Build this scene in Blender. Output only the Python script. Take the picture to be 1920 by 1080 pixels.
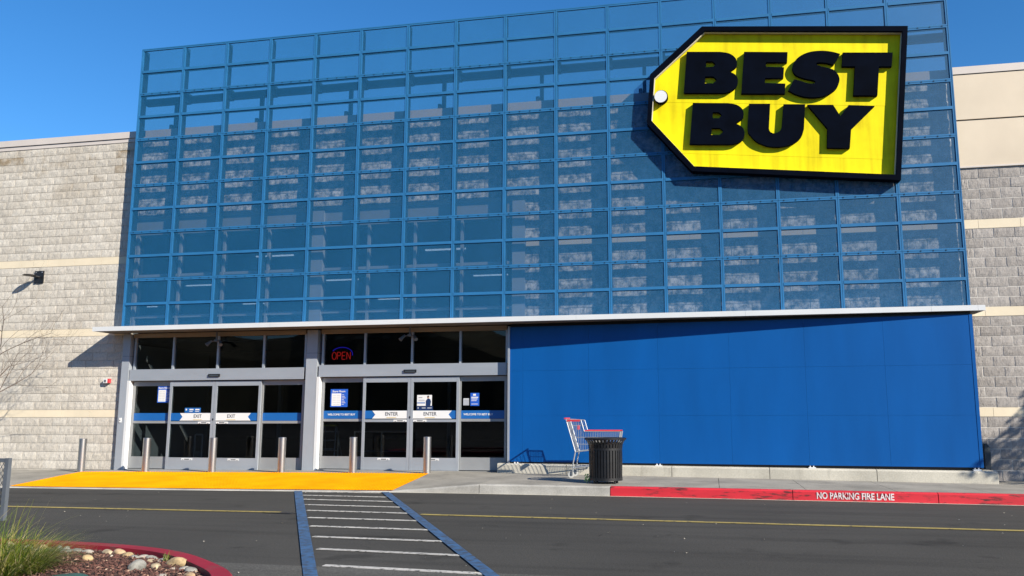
import bpy, bmesh, math, random
from mathutils import Vector, Matrix
random.seed(7)
sc = bpy.context.scene
for o in list(bpy.data.objects):
    bpy.data.objects.remove(o, do_unlink=True)
COL = sc.collection

# ------------------------------------------------------------------ camera
cam_d = bpy.data.cameras.new('camera')
cam_d.sensor_width = 36.0
cam_d.lens = 1534.25 / 1920 * 36.0
cam_d.shift_x = -68.52 / 1920
cam_d.shift_y = 9.50 / 1920
cam_d.clip_start = 0.05
cam_d.clip_end = 2000
cam = bpy.data.objects.new('camera', cam_d)
COL.objects.link(cam)
yaw, pitch, roll = -0.194263, 0.147896, -0.001200
fw = Vector((math.sin(yaw) * math.cos(pitch), math.cos(yaw) * math.cos(pitch), math.sin(pitch)))
rt = Vector((math.cos(yaw), -math.sin(yaw), 0))
up = rt.cross(fw)
rt2 = rt * math.cos(roll) + up * math.sin(roll)
up2 = up * math.cos(roll) - rt * math.sin(roll)
M = Matrix((rt2, up2, -fw)).transposed().to_4x4()
M.translation = Vector((14.301, -17.799, 1.43))
cam.matrix_world = M
sc.camera = cam

# ------------------------------------------------------------------ sky and sun
SUN = Vector((1.70, -1.0, 1.10)).normalized()
world = bpy.data.worlds.new('World')
sc.world = world
world.use_nodes = True
wn = world.node_tree
bg = wn.nodes['Background']
sky = wn.nodes.new('ShaderNodeTexSky')
sky.sky_type = 'NISHITA'
sky.sun_disc = False
sky.sun_elevation = math.asin(SUN.z)
sky.sun_rotation = math.atan2(SUN.x, SUN.y)
sky.altitude = 0
sky.air_density = 1.0
sky.dust_density = 0.0
sky.ozone_density = 6.0
hs = wn.nodes.new('ShaderNodeHueSaturation')
hs.inputs['Saturation'].default_value = 1.19
wn.links.new(sky.outputs[0], hs.inputs['Color'])
wn.links.new(hs.outputs[0], bg.inputs[0])
bg.inputs[1].default_value = 0.083
sun_d = bpy.data.lights.new('sun', 'SUN')
sun_d.energy = 5.0
sun_d.angle = math.radians(0.53)
sun_d.color = (1.0, 0.925, 0.79)
sun = bpy.data.objects.new('sun', sun_d)
COL.objects.link(sun)
sun.rotation_euler = SUN.to_track_quat('Z', 'Y').to_euler()
sc.view_settings.view_transform = 'Standard'
sc.view_settings.look = 'None'
sc.view_settings.exposure = 1.05
sc.view_settings.gamma = 1.0
sc.view_settings.use_curve_mapping = False
sc.cycles.transparent_max_bounces = 16
sc.cycles.max_bounces = 8

# ------------------------------------------------------------------ helpers
class MB:
    def __init__(s):
        s.v = []; s.f = []; s.smooth = False
    def box(s, x0, x1, y0, y1, z0, z1):
        b = len(s.v)
        s.v += [(x0,y0,z0),(x1,y0,z0),(x1,y1,z0),(x0,y1,z0),(x0,y0,z1),(x1,y0,z1),(x1,y1,z1),(x0,y1,z1)]
        s.f += [tuple(b+i for i in q) for q in ((0,3,2,1),(4,5,6,7),(0,1,5,4),(1,2,6,5),(2,3,7,6),(3,0,4,7))]
        return s
    def quad(s, a, b, c, d):
        n = len(s.v); s.v += [tuple(a), tuple(b), tuple(c), tuple(d)]; s.f.append((n,n+1,n+2,n+3)); return s
    def prism(s, poly, y0, y1):
        """poly: list of (x,z); extruded along y"""
        n = len(s.v); k = len(poly)
        s.v += [(x,y0,z) for x,z in poly] + [(x,y1,z) for x,z in poly]
        s.f.append(tuple(range(n,n+k))); s.f.append(tuple(range(n+2*k-1,n+k-1,-1)))
        for i in range(k):
            j = (i+1) % k
            s.f.append((n+i,n+k+i,n+k+j,n+j))
        return s
    def prismz(s, poly, z0, z1):
        n = len(s.v); k = len(poly)
        s.v += [(x,y,z0) for x,y in poly] + [(x,y,z1) for x,y in poly]
        s.f.append(tuple(range(n+k-1,n-1,-1))); s.f.append(tuple(range(n+k,n+2*k)))
        for i in range(k):
            j = (i+1) % k
            s.f.append((n+i,n+j,n+k+j,n+k+i))
        return s
    def tube(s, p, q, r0, r1=None, n=8):
        r1 = r0 if r1 is None else r1
        p = Vector(p); q = Vector(q); d = q-p
        if d.length < 1e-6: return s
        d.normalize()
        a = d.orthogonal().normalized(); c = d.cross(a)
        b = len(s.v)
        for (o, r) in ((p,r0),(q,r1)):
            for i in range(n):
                t = 2*math.pi*i/n
                s.v.append(tuple(o + a*(r*math.cos(t)) + c*(r*math.sin(t))))
        for i in range(n):
            j = (i+1) % n
            s.f.append((b+i,b+j,b+n+j,b+n+i))
        s.f.append(tuple(range(b+n-1,b-1,-1))); s.f.append(tuple(range(b+n,b+2*n)))
        return s
    def path(s, pts, r, n=8):
        for a, b in zip(pts, pts[1:]): s.tube(a, b, r, r, n)
        return s
    def lathe(s, prof, n=32, c=(0,0,0), close=True):
        b = len(s.v); k = len(prof)
        for i in range(n):
            t = 2*math.pi*i/n
            for r, z in prof: s.v.append((c[0]+r*math.cos(t), c[1]+r*math.sin(t), c[2]+z))
        for i in range(n):
            j = (i+1) % n
            for m in range(k-1):
                s.f.append((b+i*k+m, b+j*k+m, b+j*k+m+1, b+i*k+m+1))
        return s
    def mesh(s, name, mat, smooth=None):
        me = bpy.data.meshes.new(name)
        me.from_pydata(s.v, [], s.f)
        bm = bmesh.new(); bm.from_mesh(me)
        bmesh.ops.recalc_face_normals(bm, faces=bm.faces)
        bm.to_mesh(me); bm.free()
        if mat: me.materials.append(mat)
        if smooth:
            me.polygons.foreach_set('use_smooth', [True]*len(me.polygons))
            me.set_sharp_from_angle(angle=math.radians(smooth))
        return me
    def build(s, name, mat, parent=None, loc=(0,0,0), smooth=None):
        return link(name, s.mesh(name, mat, smooth), parent, loc)

def link(name, me, parent=None, loc=(0,0,0), rot=None):
    o = bpy.data.objects.new(name, me)
    COL.objects.link(o)
    o.location = loc
    if rot: o.rotation_euler = rot
    if parent is not None: o.parent = parent
    return o

def tag(o, label=None, cat=None, group=None, kind=None):
    if label: o['label'] = label
    if cat: o['category'] = cat
    if group: o['group'] = group
    if kind: o['kind'] = kind
    return o

def thing(name, label, cat, loc=(0,0,0), group=None, rz=0):
    o = bpy.data.objects.new(name, None)
    o.empty_display_size = .2
    COL.objects.link(o); o.location = loc; o.rotation_euler = (0,0,rz)
    return tag(o, label, cat, group)

def copy_tree(o, parent=None):
    c = o.copy(); COL.objects.link(c); c.parent = parent
    for ch in list(o.children): copy_tree(ch, c)
    return c

def text_mesh(txt, size, mat, bold=0.0, xs=1.0, depth=.001, align='CENTER', shear=0):
    cu = bpy.data.curves.new('lettering', 'FONT')
    cu.body = txt; cu.size = size; cu.align_x = align; cu.align_y = 'CENTER'
    cu.extrude = depth; cu.offset = bold; cu.shear = shear; cu.resolution_u = 3
    ob = bpy.data.objects.new('lettering_tmp', cu)
    COL.objects.link(ob)
    me = bpy.data.meshes.new_from_object(ob.evaluated_get(bpy.context.evaluated_depsgraph_get()))
    bpy.data.objects.remove(ob); bpy.data.curves.remove(cu)
    for v in me.vertices: v.co.x *= xs
    me.materials.clear(); me.materials.append(mat)
    return me

def lettering(name, txt, size, mat, parent, loc, bold=0.0, xs=1.0, align='CENTER', rz=0):
    """text standing upright, facing -Y"""
    return link(name, text_mesh(txt, size, mat, bold, xs, align=align), parent, loc, (math.pi/2, 0, rz))

# ------------------------------------------------------------------ materials
K = .68   # overall reflectance trim
def nodes(name):
    m = bpy.data.materials.new(name); m.use_nodes = True
    nt = m.node_tree; p = nt.nodes['Principled BSDF']
    return m, nt, p

def N(nt, t, **kw):
    n = nt.nodes.new(t)
    for k, v in kw.items(): setattr(n, k, v)
    return n

def pos(nt, sx=1, sy=1, sz=1):
    g = N(nt, 'ShaderNodeNewGeometry')
    mp = N(nt, 'ShaderNodeMapping'); mp.inputs['Scale'].default_value = (sx, sy, sz)
    nt.links.new(g.outputs['Position'], mp.inputs['Vector'])
    return mp.outputs[0]

def noise(nt, vec, scale, detail=4, rough=.55):
    n = N(nt, 'ShaderNodeTexNoise'); n.inputs['Scale'].default_value = scale
    n.inputs['Detail'].default_value = detail; n.inputs['Roughness'].default_value = rough
    nt.links.new(vec, n.inputs['Vector']); return n.outputs['Fac']

def ramp(nt, fac, stops):
    r = N(nt, 'ShaderNodeValToRGB'); e = r.color_ramp.elements
    while len(e) < len(stops): e.new(.5)
    for el, (p, c) in zip(e, stops):
        el.position = p; el.color = (c[0], c[1], c[2], 1) if not isinstance(c, (int, float)) else (c, c, c, 1)
    nt.links.new(fac, r.inputs[0]); return r.outputs[0]

def mixc(nt, fac, a, b, mode='MIX'):
    m = N(nt, 'ShaderNodeMix', data_type='RGBA', blend_type=mode)
    for s, v in ((0, fac), (6, a), (7, b)):
        if isinstance(v, (int, float)): m.inputs[s].default_value = v
        elif isinstance(v, tuple): m.inputs[s].default_value = (v[0], v[1], v[2], 1)
        else: nt.links.new(v, m.inputs[s])
    return m.outputs[2]

def bump(nt, p, h, strength, dist=.01):
    b = N(nt, 'ShaderNodeBump'); b.inputs['Strength'].default_value = strength; b.inputs['Distance'].default_value = dist
    nt.links.new(h, b.inputs['Height']); nt.links.new(b.outputs[0], p.inputs['Normal'])

def mat(name, c, rough=.6, metal=0.0, var=.12, scale=3.0, bmp=0.0, bscale=60.0, bdist=.005, spec=None, stretch=(1,1,1)):
    """plain surface with cloudy colour variation and optional fine relief"""
    m, nt, p = nodes(name)
    c = tuple(x*K for x in c)
    v = pos(nt, *stretch)
    f = noise(nt, v, scale, 5)
    lo = tuple(x*(1-var) for x in c); hi = tuple(min(1, x*(1+var)) for x in c)
    nt.links.new(ramp(nt, f, [(.3, lo), (.7, hi)]), p.inputs['Base Color'])
    p.inputs['Roughness'].default_value = rough; p.inputs['Metallic'].default_value = metal
    if spec is not None: p.inputs['Specular IOR Level'].default_value = spec
    if bmp: bump(nt, p, noise(nt, v, bscale, 4), bmp, bdist)
    return m

def emit(name, c, s):
    m, nt, p = nodes(name)
    p.inputs['Base Color'].default_value = (c[0]*.5, c[1]*.5, c[2]*.5, 1)
    p.inputs['Emission Color'].default_value = (*c, 1); p.inputs['Emission Strength'].default_value = s
    return m

def block_mat(name, c0, c1, stain, top, blotch=0.0):
    m, nt, p = nodes(name)
    c0 = tuple(x*K for x in c0); c1 = tuple(x*K for x in c1)
    oi = N(nt, 'ShaderNodeObjectInfo'); g = N(nt, 'ShaderNodeNewGeometry')
    ad = N(nt, 'ShaderNodeMath', operation='ADD'); fr = N(nt, 'ShaderNodeMath', operation='FRACT')
    nt.links.new(oi.outputs['Random'], ad.inputs[0]); nt.links.new(g.outputs['Random Per Island'], ad.inputs[1])
    nt.links.new(ad.outputs[0], fr.inputs[0])
    v = pos(nt)
    base = ramp(nt, fr.outputs[0], [(0, c0), (1, c1)])
    gv = pos(nt, 1.6, 1.0, .75)
    grain = noise(nt, gv, 26, 7, .72)
    c = mixc(nt, .75, base, ramp(nt, grain, [(.30, .60), (.50, 1.0), (.72, 1.22)]), 'MULTIPLY')
    if blotch: c = mixc(nt, blotch, c, ramp(nt, noise(nt, v, 7, 5, .65), [(.38, .18), (.5, .75), (.62, 1.35)]), 'MULTIPLY')
    # brown weather stains on some stones below the coping
    sx = N(nt, 'ShaderNodeSeparateXYZ'); nt.links.new(g.outputs['Position'], sx.inputs[0])
    mr = N(nt, 'ShaderNodeMapRange'); mr.inputs[1].default_value = 6.6; mr.inputs[2].default_value = 8.3
    nt.links.new(sx.outputs['Z'], mr.inputs[0])
    pick = ramp(nt, fr.outputs[0], [(.50, 0.10), (.75, 1.0)])
    st = mixc(nt, 1.0, pick, ramp(nt, noise(nt, v, 1.3, 4), [(.44, 0.0), (.58, 1.0)]), 'MULTIPLY')
    st2 = mixc(nt, 1.0, st, mr.outputs[0], 'MULTIPLY')
    c2 = mixc(nt, st2, c, mixc(nt, 1.0, c, stain, 'MULTIPLY')) if top else c
    nt.links.new(c2, p.inputs['Base Color'])
    p.inputs['Roughness'].default_value = .95
    p.inputs['Specular IOR Level'].default_value = .1
    hgt = mixc(nt, .45, grain, noise(nt, gv, 11, 4))
    bump(nt, p, hgt, .75, .022)
    return m

def mesh_screen_mat():
    """perforated blue sheet: half metal, half open holes"""
    m, nt, p = nodes('perforated_blue_sheet')
    v = pos(nt)
    c = mixc(nt, ramp(nt, noise(nt, v, 1.2, 4), [(.3, 0.0), (.7, 1.0)]), (.007, .088, .205), (.010, .102, .236))
    nt.links.new(c, p.inputs['Base Color'])
    p.inputs['Roughness'].default_value = .5
    tr = N(nt, 'ShaderNodeBsdfTransparent')
    mx = N(nt, 'ShaderNodeMixShader')
    # rows of round holes, 14 mm apart: seen from the car park they blur to an even veil
    vo = N(nt, 'ShaderNodeTexVoronoi'); vo.inputs['Scale'].default_value = 70; vo.inputs['Randomness'].default_value = 0.0
    nt.links.new(v, vo.inputs['Vector'])
    hole = ramp(nt, vo.outputs['Distance'], [(.37, .80), (.46, .10)])
    soft = mixc(nt, .75, hole, (.41, .41, .41))
    nt.links.new(soft, mx.inputs[0])
    nt.links.new(p.outputs[0], mx.inputs[1]); nt.links.new(tr.outputs[0], mx.inputs[2])
    nt.links.new(mx.outputs[0], nt.nodes['Material Output'].inputs[0])
    return m

def glass_mat(name, tint, rough=.01):
    m, nt, p = nodes(name)
    tr = N(nt, 'ShaderNodeBsdfTransparent'); tr.inputs[0].default_value = (*tint, 1)
    gl = N(nt, 'ShaderNodeBsdfGlossy'); gl.inputs['Roughness'].default_value = rough
    lw = N(nt, 'ShaderNodeLayerWeight'); lw.inputs[0].default_value = .5      # Schlick's curve, alike for both faces of the pane
    pw = N(nt, 'ShaderNodeMath', operation='POWER'); pw.inputs[1].default_value = 5
    nt.links.new(lw.outputs['Facing'], pw.inputs[0])
    fr = N(nt, 'ShaderNodeMath', operation='MULTIPLY_ADD'); fr.inputs[1].default_value = .96; fr.inputs[2].default_value = .035
    nt.links.new(pw.outputs[0], fr.inputs[0])
    mx = N(nt, 'ShaderNodeMixShader')
    nt.links.new(fr.outputs[0], mx.inputs[0]); nt.links.new(tr.outputs[0], mx.inputs[1]); nt.links.new(gl.outputs[0], mx.inputs[2])
    nt.links.new(mx.outputs[0], nt.nodes['Material Output'].inputs[0])
    return m

def asphalt_mat(name, c, sp):
    m, nt, p = nodes(name)
    c = tuple(x*K for x in c)
    v = pos(nt)
    big = ramp(nt, noise(nt, v, .35, 5), [(.3, tuple(x*.84 for x in c)), (.7, tuple(x*1.12 for x in c))])
    streak = noise(nt, pos(nt, .12, 2.2, 1), 1.3, 5)
    c1 = mixc(nt, .75, big, ramp(nt, streak, [(.32, .68), (.48, 1.0), (.7, 1.15)]), 'MULTIPLY')
    st = noise(nt, v, 130, 4, .7); st2 = noise(nt, v, 38, 4, .7)
    c2 = mixc(nt, .9, c1, ramp(nt, st, [(.34, .50), (.5, 1.0), (.64, 1.0+sp)]), 'MULTIPLY')
    c2 = mixc(nt, .7, c2, ramp(nt, st2, [(.34, .66), (.5, 1.0), (.68, 1.3)]), 'MULTIPLY')
    oil = ramp(nt, noise(nt, v, 1.1, 3), [(.30, .60), (.37, 1.0)])
    c3 = mixc(nt, .8, c2, oil, 'MULTIPLY')
    cv = N(nt, 'ShaderNodeTexVoronoi', feature='DISTANCE_TO_EDGE'); cv.inputs['Scale'].default_value = .22
    wob = N(nt, 'ShaderNodeVectorMath', operation='ADD'); nz = N(nt, 'ShaderNodeTexNoise'); nz.inputs['Scale'].default_value = 1.6; nz.inputs['Detail'].default_value = 5
    nt.links.new(v, nz.inputs['Vector']); nt.links.new(v, wob.inputs[0]); nt.links.new(nz.outputs['Color'], wob.inputs[1]); nt.links.new(wob.outputs[0], cv.inputs['Vector'])
    crack = ramp(nt, cv.outputs['Distance'], [(.0006, .55), (.0022, 1.0)])
    c4 = mixc(nt, ramp(nt, noise(nt, v, .5, 2), [(.5, 0.0), (.6, .8)]), c3, mixc(nt, 1.0, c3, crack, 'MULTIPLY'))
    nt.links.new(c4, p.inputs['Base Color'])
    p.inputs['Roughness'].default_value = .9; p.inputs['Specular IOR Level'].default_value = .2
    bump(nt, p, st2, .5, .008)
    return m

def concrete_mat(name, c, stain=.35):
    m, nt, p = nodes(name)
    c = tuple(x*K for x in c)
    v = pos(nt)
    a = ramp(nt, noise(nt, v, 1.1, 6, .6), [(.28, tuple(x*(1-stain) for x in c)), (.6, c), (.8, tuple(min(1,x*1.12) for x in c))])
    b = mixc(nt, .6, a, ramp(nt, noise(nt, v, 45, 4, .65), [(.3, .75), (.7, 1.2)]), 'MULTIPLY')
    st = ramp(nt, noise(nt, pos(nt, 1.5, 1.5, .3), 2.3, 4), [(.30, .72), (.42, 1.0)])
    nt.links.new(mixc(nt, .8, b, st, 'MULTIPLY'), p.inputs['Base Color'])
    p.inputs['Roughness'].default_value = .88; p.inputs['Specular IOR Level'].default_value = .25
    bump(nt, p, noise(nt, v, 70, 4), .35, .004)
    return m

def worn_paint(name, c, under, lo, hi, scale=9, stretch=(1,1,1), rough=.6):
    """paint worn through to what lies under it"""
    m, nt, p = nodes(name)
    c = tuple(x*K for x in c); under = tuple(x*K for x in under)
    v = pos(nt, *stretch)
    w = ramp(nt, noise(nt, v, scale, 6, .68), [(lo, 1.0), (hi, 0.0)])
    cc = ramp(nt, noise(nt, v, 2.0, 4), [(.3, tuple(x*.85 for x in c)), (.7, tuple(min(1, x*1.12) for x in c))])
    nt.links.new(mixc(nt, w, cc, under), p.inputs['Base Color'])
    p.inputs['Roughness'].default_value = rough; p.inputs['Specular IOR Level'].default_value = .3
    bump(nt, p, noise(nt, v, 120, 3), .25, .003)
    return m

def sign_face_mat(name, runs):
    m, nt, p = nodes(name)
    v = pos(nt)
    run = noise(nt, pos(nt, 5.5, 1, .35), 1.0, 4)
    cloud = noise(nt, v, 1.4, 4)
    c = ramp(nt, mixc(nt, 1-runs, run, cloud), [(.34, (.50, .40, .001)), (.48, (.66, .56, .002)), (.66, (.74, .66, .003))])
    nt.links.new(c, p.inputs['Base Color'])
    p.inputs['Roughness'].default_value = .6; p.inputs['Specular IOR Level'].default_value = .15
    return m

M_BLOCK_L = block_mat('split_face_block_tan', (.60, .55, .48), (.72, .67, .595), (.46, .38, .28), True)
M_BLOCK_R = block_mat('split_face_block_grey', (.38, .35, .33), (.47, .435, .41), (.8, .8, .8), False)
M_BLOCK_M = block_mat('split_face_block_pale', (.60, .57, .53), (.84, .80, .76), (.8, .8, .8), False, 1.0)
M_MORTAR_L = mat('mortar_tan', (.66, .61, .53), .95, var=.15, scale=6)
M_MORTAR_R = mat('mortar_pale', (.80, .76, .70), .95, var=.1, scale=6)
M_BAND = mat('cream_smooth_block', (.86, .745, .56), .85, var=.06, scale=2, bmp=.2, bscale=90)
M_STUCCO = mat('cream_stucco', (.78, .665, .52), .9, var=.07, scale=.9, bmp=.35, bscale=140, bdist=.004)
M_CAP = mat('pale_parapet_metal', (.70, .63, .58), .5, var=.05, scale=1.5)
M_MESH = mesh_screen_mat()
M_BLUE_FRAME = mat('blue_painted_frame', (.028, .175, .40), .5, spec=.25, var=.08, scale=2.5)
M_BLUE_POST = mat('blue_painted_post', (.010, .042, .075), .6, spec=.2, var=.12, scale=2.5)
M_STEEL_DARK = mat('dark_grey_steel', (.05, .07, .09), .6, var=.2)
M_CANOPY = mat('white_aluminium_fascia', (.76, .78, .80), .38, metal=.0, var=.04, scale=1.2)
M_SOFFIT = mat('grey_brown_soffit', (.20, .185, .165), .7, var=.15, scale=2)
M_HEAD = mat('tan_head_flashing', (.36, .30, .22), .6, var=.2, scale=3, stretch=(.3,1,2))
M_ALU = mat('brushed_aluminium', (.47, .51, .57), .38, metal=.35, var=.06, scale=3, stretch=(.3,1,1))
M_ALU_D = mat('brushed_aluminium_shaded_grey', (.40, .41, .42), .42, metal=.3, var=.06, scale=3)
M_ALU_POST = mat('anodised_post', (.46, .50, .56), .4, metal=.25, var=.05, scale=2)
M_BLUE_PANEL = mat('blue_painted_panel', (.0015, .100, .38), .42, spec=.25, var=.10, scale=.9, stretch=(1.6,1,.30), bmp=.12, bscale=1.5, bdist=.02)
M_BLUE_EDGE = mat('blue_panel_edge', (.0015, .075, .29), .5, var=.08)
M_BLACK = mat('black_paint', (.012, .012, .014), .4, var=.3, scale=8)
M_SIGN_BLACK = mat('black_sign_cabinet', (.0012, .003, .009), .8, spec=.03, var=.3, scale=3)
M_YELLOW = sign_face_mat('yellow_sign_face', .5)
M_YELLOW_LOW = sign_face_mat('streaked_yellow_sign_face', .75)
M_CREAM_TRIM = mat('cream_trim', (.78, .72, .58), .5, var=.05)
M_WHITE = mat('white_print', (.86, .87, .88), .5, var=.03)
M_PRINT_DARK = mat('dark_print', (.03, .035, .05), .6, var=.1)
M_PRINT_GOLD = mat('gold_print', (.75, .52, .06), .5, var=.1)
M_PRINT_BLUE = mat('blue_print', (.008, .13, .45), .45, var=.05)
M_PRINT_BRIGHT = mat('bright_blue_print', (.02, .12, .62), .45, var=.05)
M_PRINT_NAVY = mat('navy_print', (.006, .03, .12), .45, var=.05)
M_PRINT_GREY = mat('grey_print', (.45, .47, .52), .6, var=.1)
M_PRINT_SKIN = mat('portrait_tone_print', (.50, .29, .20), .6, var=.1)
M_GLASS = glass_mat('tinted_door_glass', (.57, .61, .63))
M_GLASS_UP = glass_mat('tinted_upper_glass', (.50, .56, .62))
M_STEEL = mat('stainless_steel', (.86, .82, .78), .34, metal=1.0, var=.05, scale=4, stretch=(1,1,.1))
M_CONC = concrete_mat('sidewalk_concrete', (.37, .348, .305))
M_CONC_L = concrete_mat('pale_curb_concrete', (.62, .585, .50), .25)
M_KERB = concrete_mat('kerb_concrete', (.52, .50, .46), .45)
M_RED = worn_paint('red_kerb_paint', (.66, .028, .045), (.10, .028, .028), .37, .46, 5, (.5, 1, 3))
M_RED_I = worn_paint('dark_red_kerb_paint', (.33, .016, .036), (.20, .07, .06), .33, .42, 6)
M_STENCIL = worn_paint('white_stencil_paint', (.85, .78, .78), (.60, .05, .07), .38, .46, 18)
M_TACTILE = mat('yellow_tactile', (.88, .325, .0003), .8, spec=.06, var=.14, scale=1.6)
M_ASPH = asphalt_mat('asphalt', (.062, .0597, .0553), .55)
M_ASPH_OLD = asphalt_mat('older_asphalt', (.090, .088, .082), .9)
M_LINE_W = worn_paint('white_road_paint', (.58, .56, .53), (.09, .09, .085), .38, .48, 16)
M_LINE_Y = worn_paint('yellow_road_paint', (.42, .33, .10), (.085, .08, .07), .34, .46, 12)
M_LINE_B = worn_paint('blue_road_paint', (.060, .145, .30), (.055, .07, .10), .38, .54, 10)
M_MULCH_S = mat('mulch_soil', (.075, .04, .03), .95, var=.5, scale=30, bmp=1.0, bscale=60, bdist=.03)
M_GALV = mat('grey_galvanised', (.17, .19, .22), .5, metal=.4, var=.1)
M_WIRE = mat('silver_cart_wire', (.62, .64, .66), .35, metal=.6, var=.05)
M_RED_PL = mat('red_plastic', (.62, .045, .06), .45, var=.08)
M_WHEEL = mat('pale_rubber', (.62, .62, .60), .6, var=.05)
M_INT_WALL = mat('interior_wall', (.30, .31, .31), .8, var=.08)
M_INT_DARK = mat('interior_dark', (.02, .021, .024), .9, var=.2)
M_INT_FLOOR = mat('interior_floor', (.045, .043, .04), .7, var=.2)
M_LAMP = emit('fluorescent_tube', (.95, .98, 1.0), .9)
M_NEON_R = emit('red_neon', (1.0, .03, .02), .30)
M_NEON_B = emit('blue_neon', (.05, .03, 1.0), .25)
LET = {
'B':[[(13.999,9.496),(14.727,9.429),(14.779,9.418),(14.854,9.4),(14.919,9.377),(14.968,9.348),(15.012,9.311),(15.044,9.274),(15.068,9.234),(15.083,9.19),(15.088,9.148),(15.086,9.109),(15.075,9.07),(15.052,9.036),(15.009,9.004),(14.953,8.974),(14.913,8.954),(14.951,8.932),(15.004,8.899),(15.046,8.864),(15.071,8.826),(15.087,8.784),(15.093,8.742),(15.091,8.699),(15.08,8.653),(15.062,8.611),(15.037,8.573),(15.003,8.538),(14.963,8.509),(14.906,8.488),(14.839,8.471),(14.793,8.461),(13.906,8.532)],[(14.418,9.232),(14.551,9.22),(14.574,9.201),(14.607,9.172),(14.622,9.146),(14.605,9.123),(14.571,9.101),(14.547,9.086),(14.411,9.098)],[(14.387,8.879),(14.557,8.865),(14.582,8.843),(14.618,8.811),(14.635,8.781),(14.616,8.752),(14.579,8.724),(14.552,8.705),(14.376,8.719)]],
'E':[[(15.248,9.382),(16.174,9.291),(16.154,9.06),(15.711,9.099),(15.701,8.995),(16.085,8.948),(16.061,8.708),(15.673,8.732),(15.663,8.623),(16.097,8.572),(16.076,8.344),(15.155,8.42)]],
'S':[[(17.264,9.152),(17.219,9.171),(17.152,9.198),(17.084,9.221),(17.017,9.238),(16.944,9.252),(16.873,9.26),(16.801,9.264),(16.727,9.263),(16.658,9.256),(16.593,9.243),(16.53,9.224),(16.473,9.2),(16.422,9.17),(16.375,9.134),(16.336,9.094),(16.303,9.047),(16.276,8.994),(16.259,8.945),(16.255,8.903),(16.261,8.863),(16.274,8.826),(16.292,8.791),(16.318,8.758),(16.353,8.729),(16.4,8.701),(16.458,8.674),(16.515,8.652),(16.572,8.633),(16.632,8.617),(16.677,8.602),(16.706,8.586),(16.723,8.57),(16.727,8.556),(16.72,8.543),(16.699,8.531),(16.673,8.525),(16.641,8.526),(16.6,8.534),(16.559,8.545),(16.518,8.561),(16.474,8.581),(16.43,8.601),(16.377,8.62),(16.321,8.64),(16.283,8.653),(16.149,8.416),(16.186,8.389),(16.242,8.349),(16.301,8.314),(16.362,8.285),(16.429,8.259),(16.496,8.239),(16.565,8.224),(16.638,8.214),(16.708,8.21),(16.775,8.212),(16.843,8.22),(16.905,8.233),(16.964,8.254),(17.022,8.28),(17.071,8.31),(17.112,8.342),(17.147,8.378),(17.174,8.417),(17.196,8.462),(17.213,8.511),(17.222,8.557),(17.223,8.597),(17.216,8.637),(17.204,8.675),(17.185,8.714),(17.159,8.755),(17.128,8.789),(17.09,8.815),(17.046,8.836),(17.001,8.854),(16.952,8.871),(16.9,8.887),(16.855,8.903),(16.817,8.921),(16.783,8.94),(16.763,8.956),(16.758,8.97),(16.766,8.982),(16.781,8.991),(16.801,8.995),(16.829,8.995),(16.86,8.993),(16.894,8.988),(16.932,8.981),(16.974,8.97),(17.024,8.953),(17.08,8.931),(17.118,8.916)]],
'T':[[(17.319,9.178),(18.333,9.086),(18.294,8.777),(18.04,8.8),(17.971,8.152),(17.489,8.191),(17.556,8.842),(17.286,8.865)]],
'B2':[[(14.099,8.285),(14.856,8.223),(14.906,8.212),(14.978,8.195),(15.041,8.172),(15.087,8.144),(15.127,8.109),(15.156,8.073),(15.176,8.034),(15.186,7.993),(15.189,7.953),(15.185,7.913),(15.172,7.874),(15.148,7.838),(15.102,7.804),(15.042,7.771),(15.001,7.749),(15.04,7.727),(15.096,7.694),(15.141,7.658),(15.169,7.619),(15.188,7.573),(15.196,7.528),(15.192,7.481),(15.177,7.43),(15.157,7.387),(15.132,7.354),(15.101,7.326),(15.062,7.304),(15.005,7.29),(14.938,7.281),(14.892,7.276),(14.005,7.339)],[(14.526,8.037),(14.654,8.027),(14.675,8.008),(14.705,7.979),(14.719,7.953),(14.704,7.929),(14.672,7.905),(14.649,7.889),(14.518,7.899)],[(14.493,7.677),(14.659,7.665),(14.685,7.644),(14.721,7.612),(14.738,7.582),(14.72,7.554),(14.682,7.527),(14.654,7.508),(14.476,7.521)]],
'U':[[(15.311,8.173),(15.759,8.139),(15.71,7.573),(15.715,7.553),(15.723,7.524),(15.737,7.499),(15.759,7.481),(15.787,7.467),(15.818,7.462),(15.856,7.468),(15.9,7.484),(15.934,7.505),(15.957,7.534),(15.972,7.568),(15.982,7.592),(16.038,8.106),(16.489,8.071),(16.438,7.513),(16.426,7.473),(16.408,7.414),(16.382,7.36),(16.349,7.315),(16.307,7.271),(16.255,7.234),(16.187,7.202),(16.106,7.176),(16.025,7.159),(15.941,7.153),(15.853,7.156),(15.78,7.162),(15.728,7.168),(15.688,7.177),(15.642,7.194),(15.58,7.221),(15.508,7.256),(15.447,7.296),(15.397,7.343),(15.353,7.396),(15.319,7.448),(15.29,7.482),(15.269,7.515),(15.26,7.596),(15.271,7.775),(15.294,8.009)]],
'Y':[[(16.532,8.055),(17.062,8.014),(17.198,7.749),(17.378,7.984),(17.905,7.925),(17.401,7.445),(17.353,7.026),(16.895,7.066),(16.921,7.497)]],
}

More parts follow.
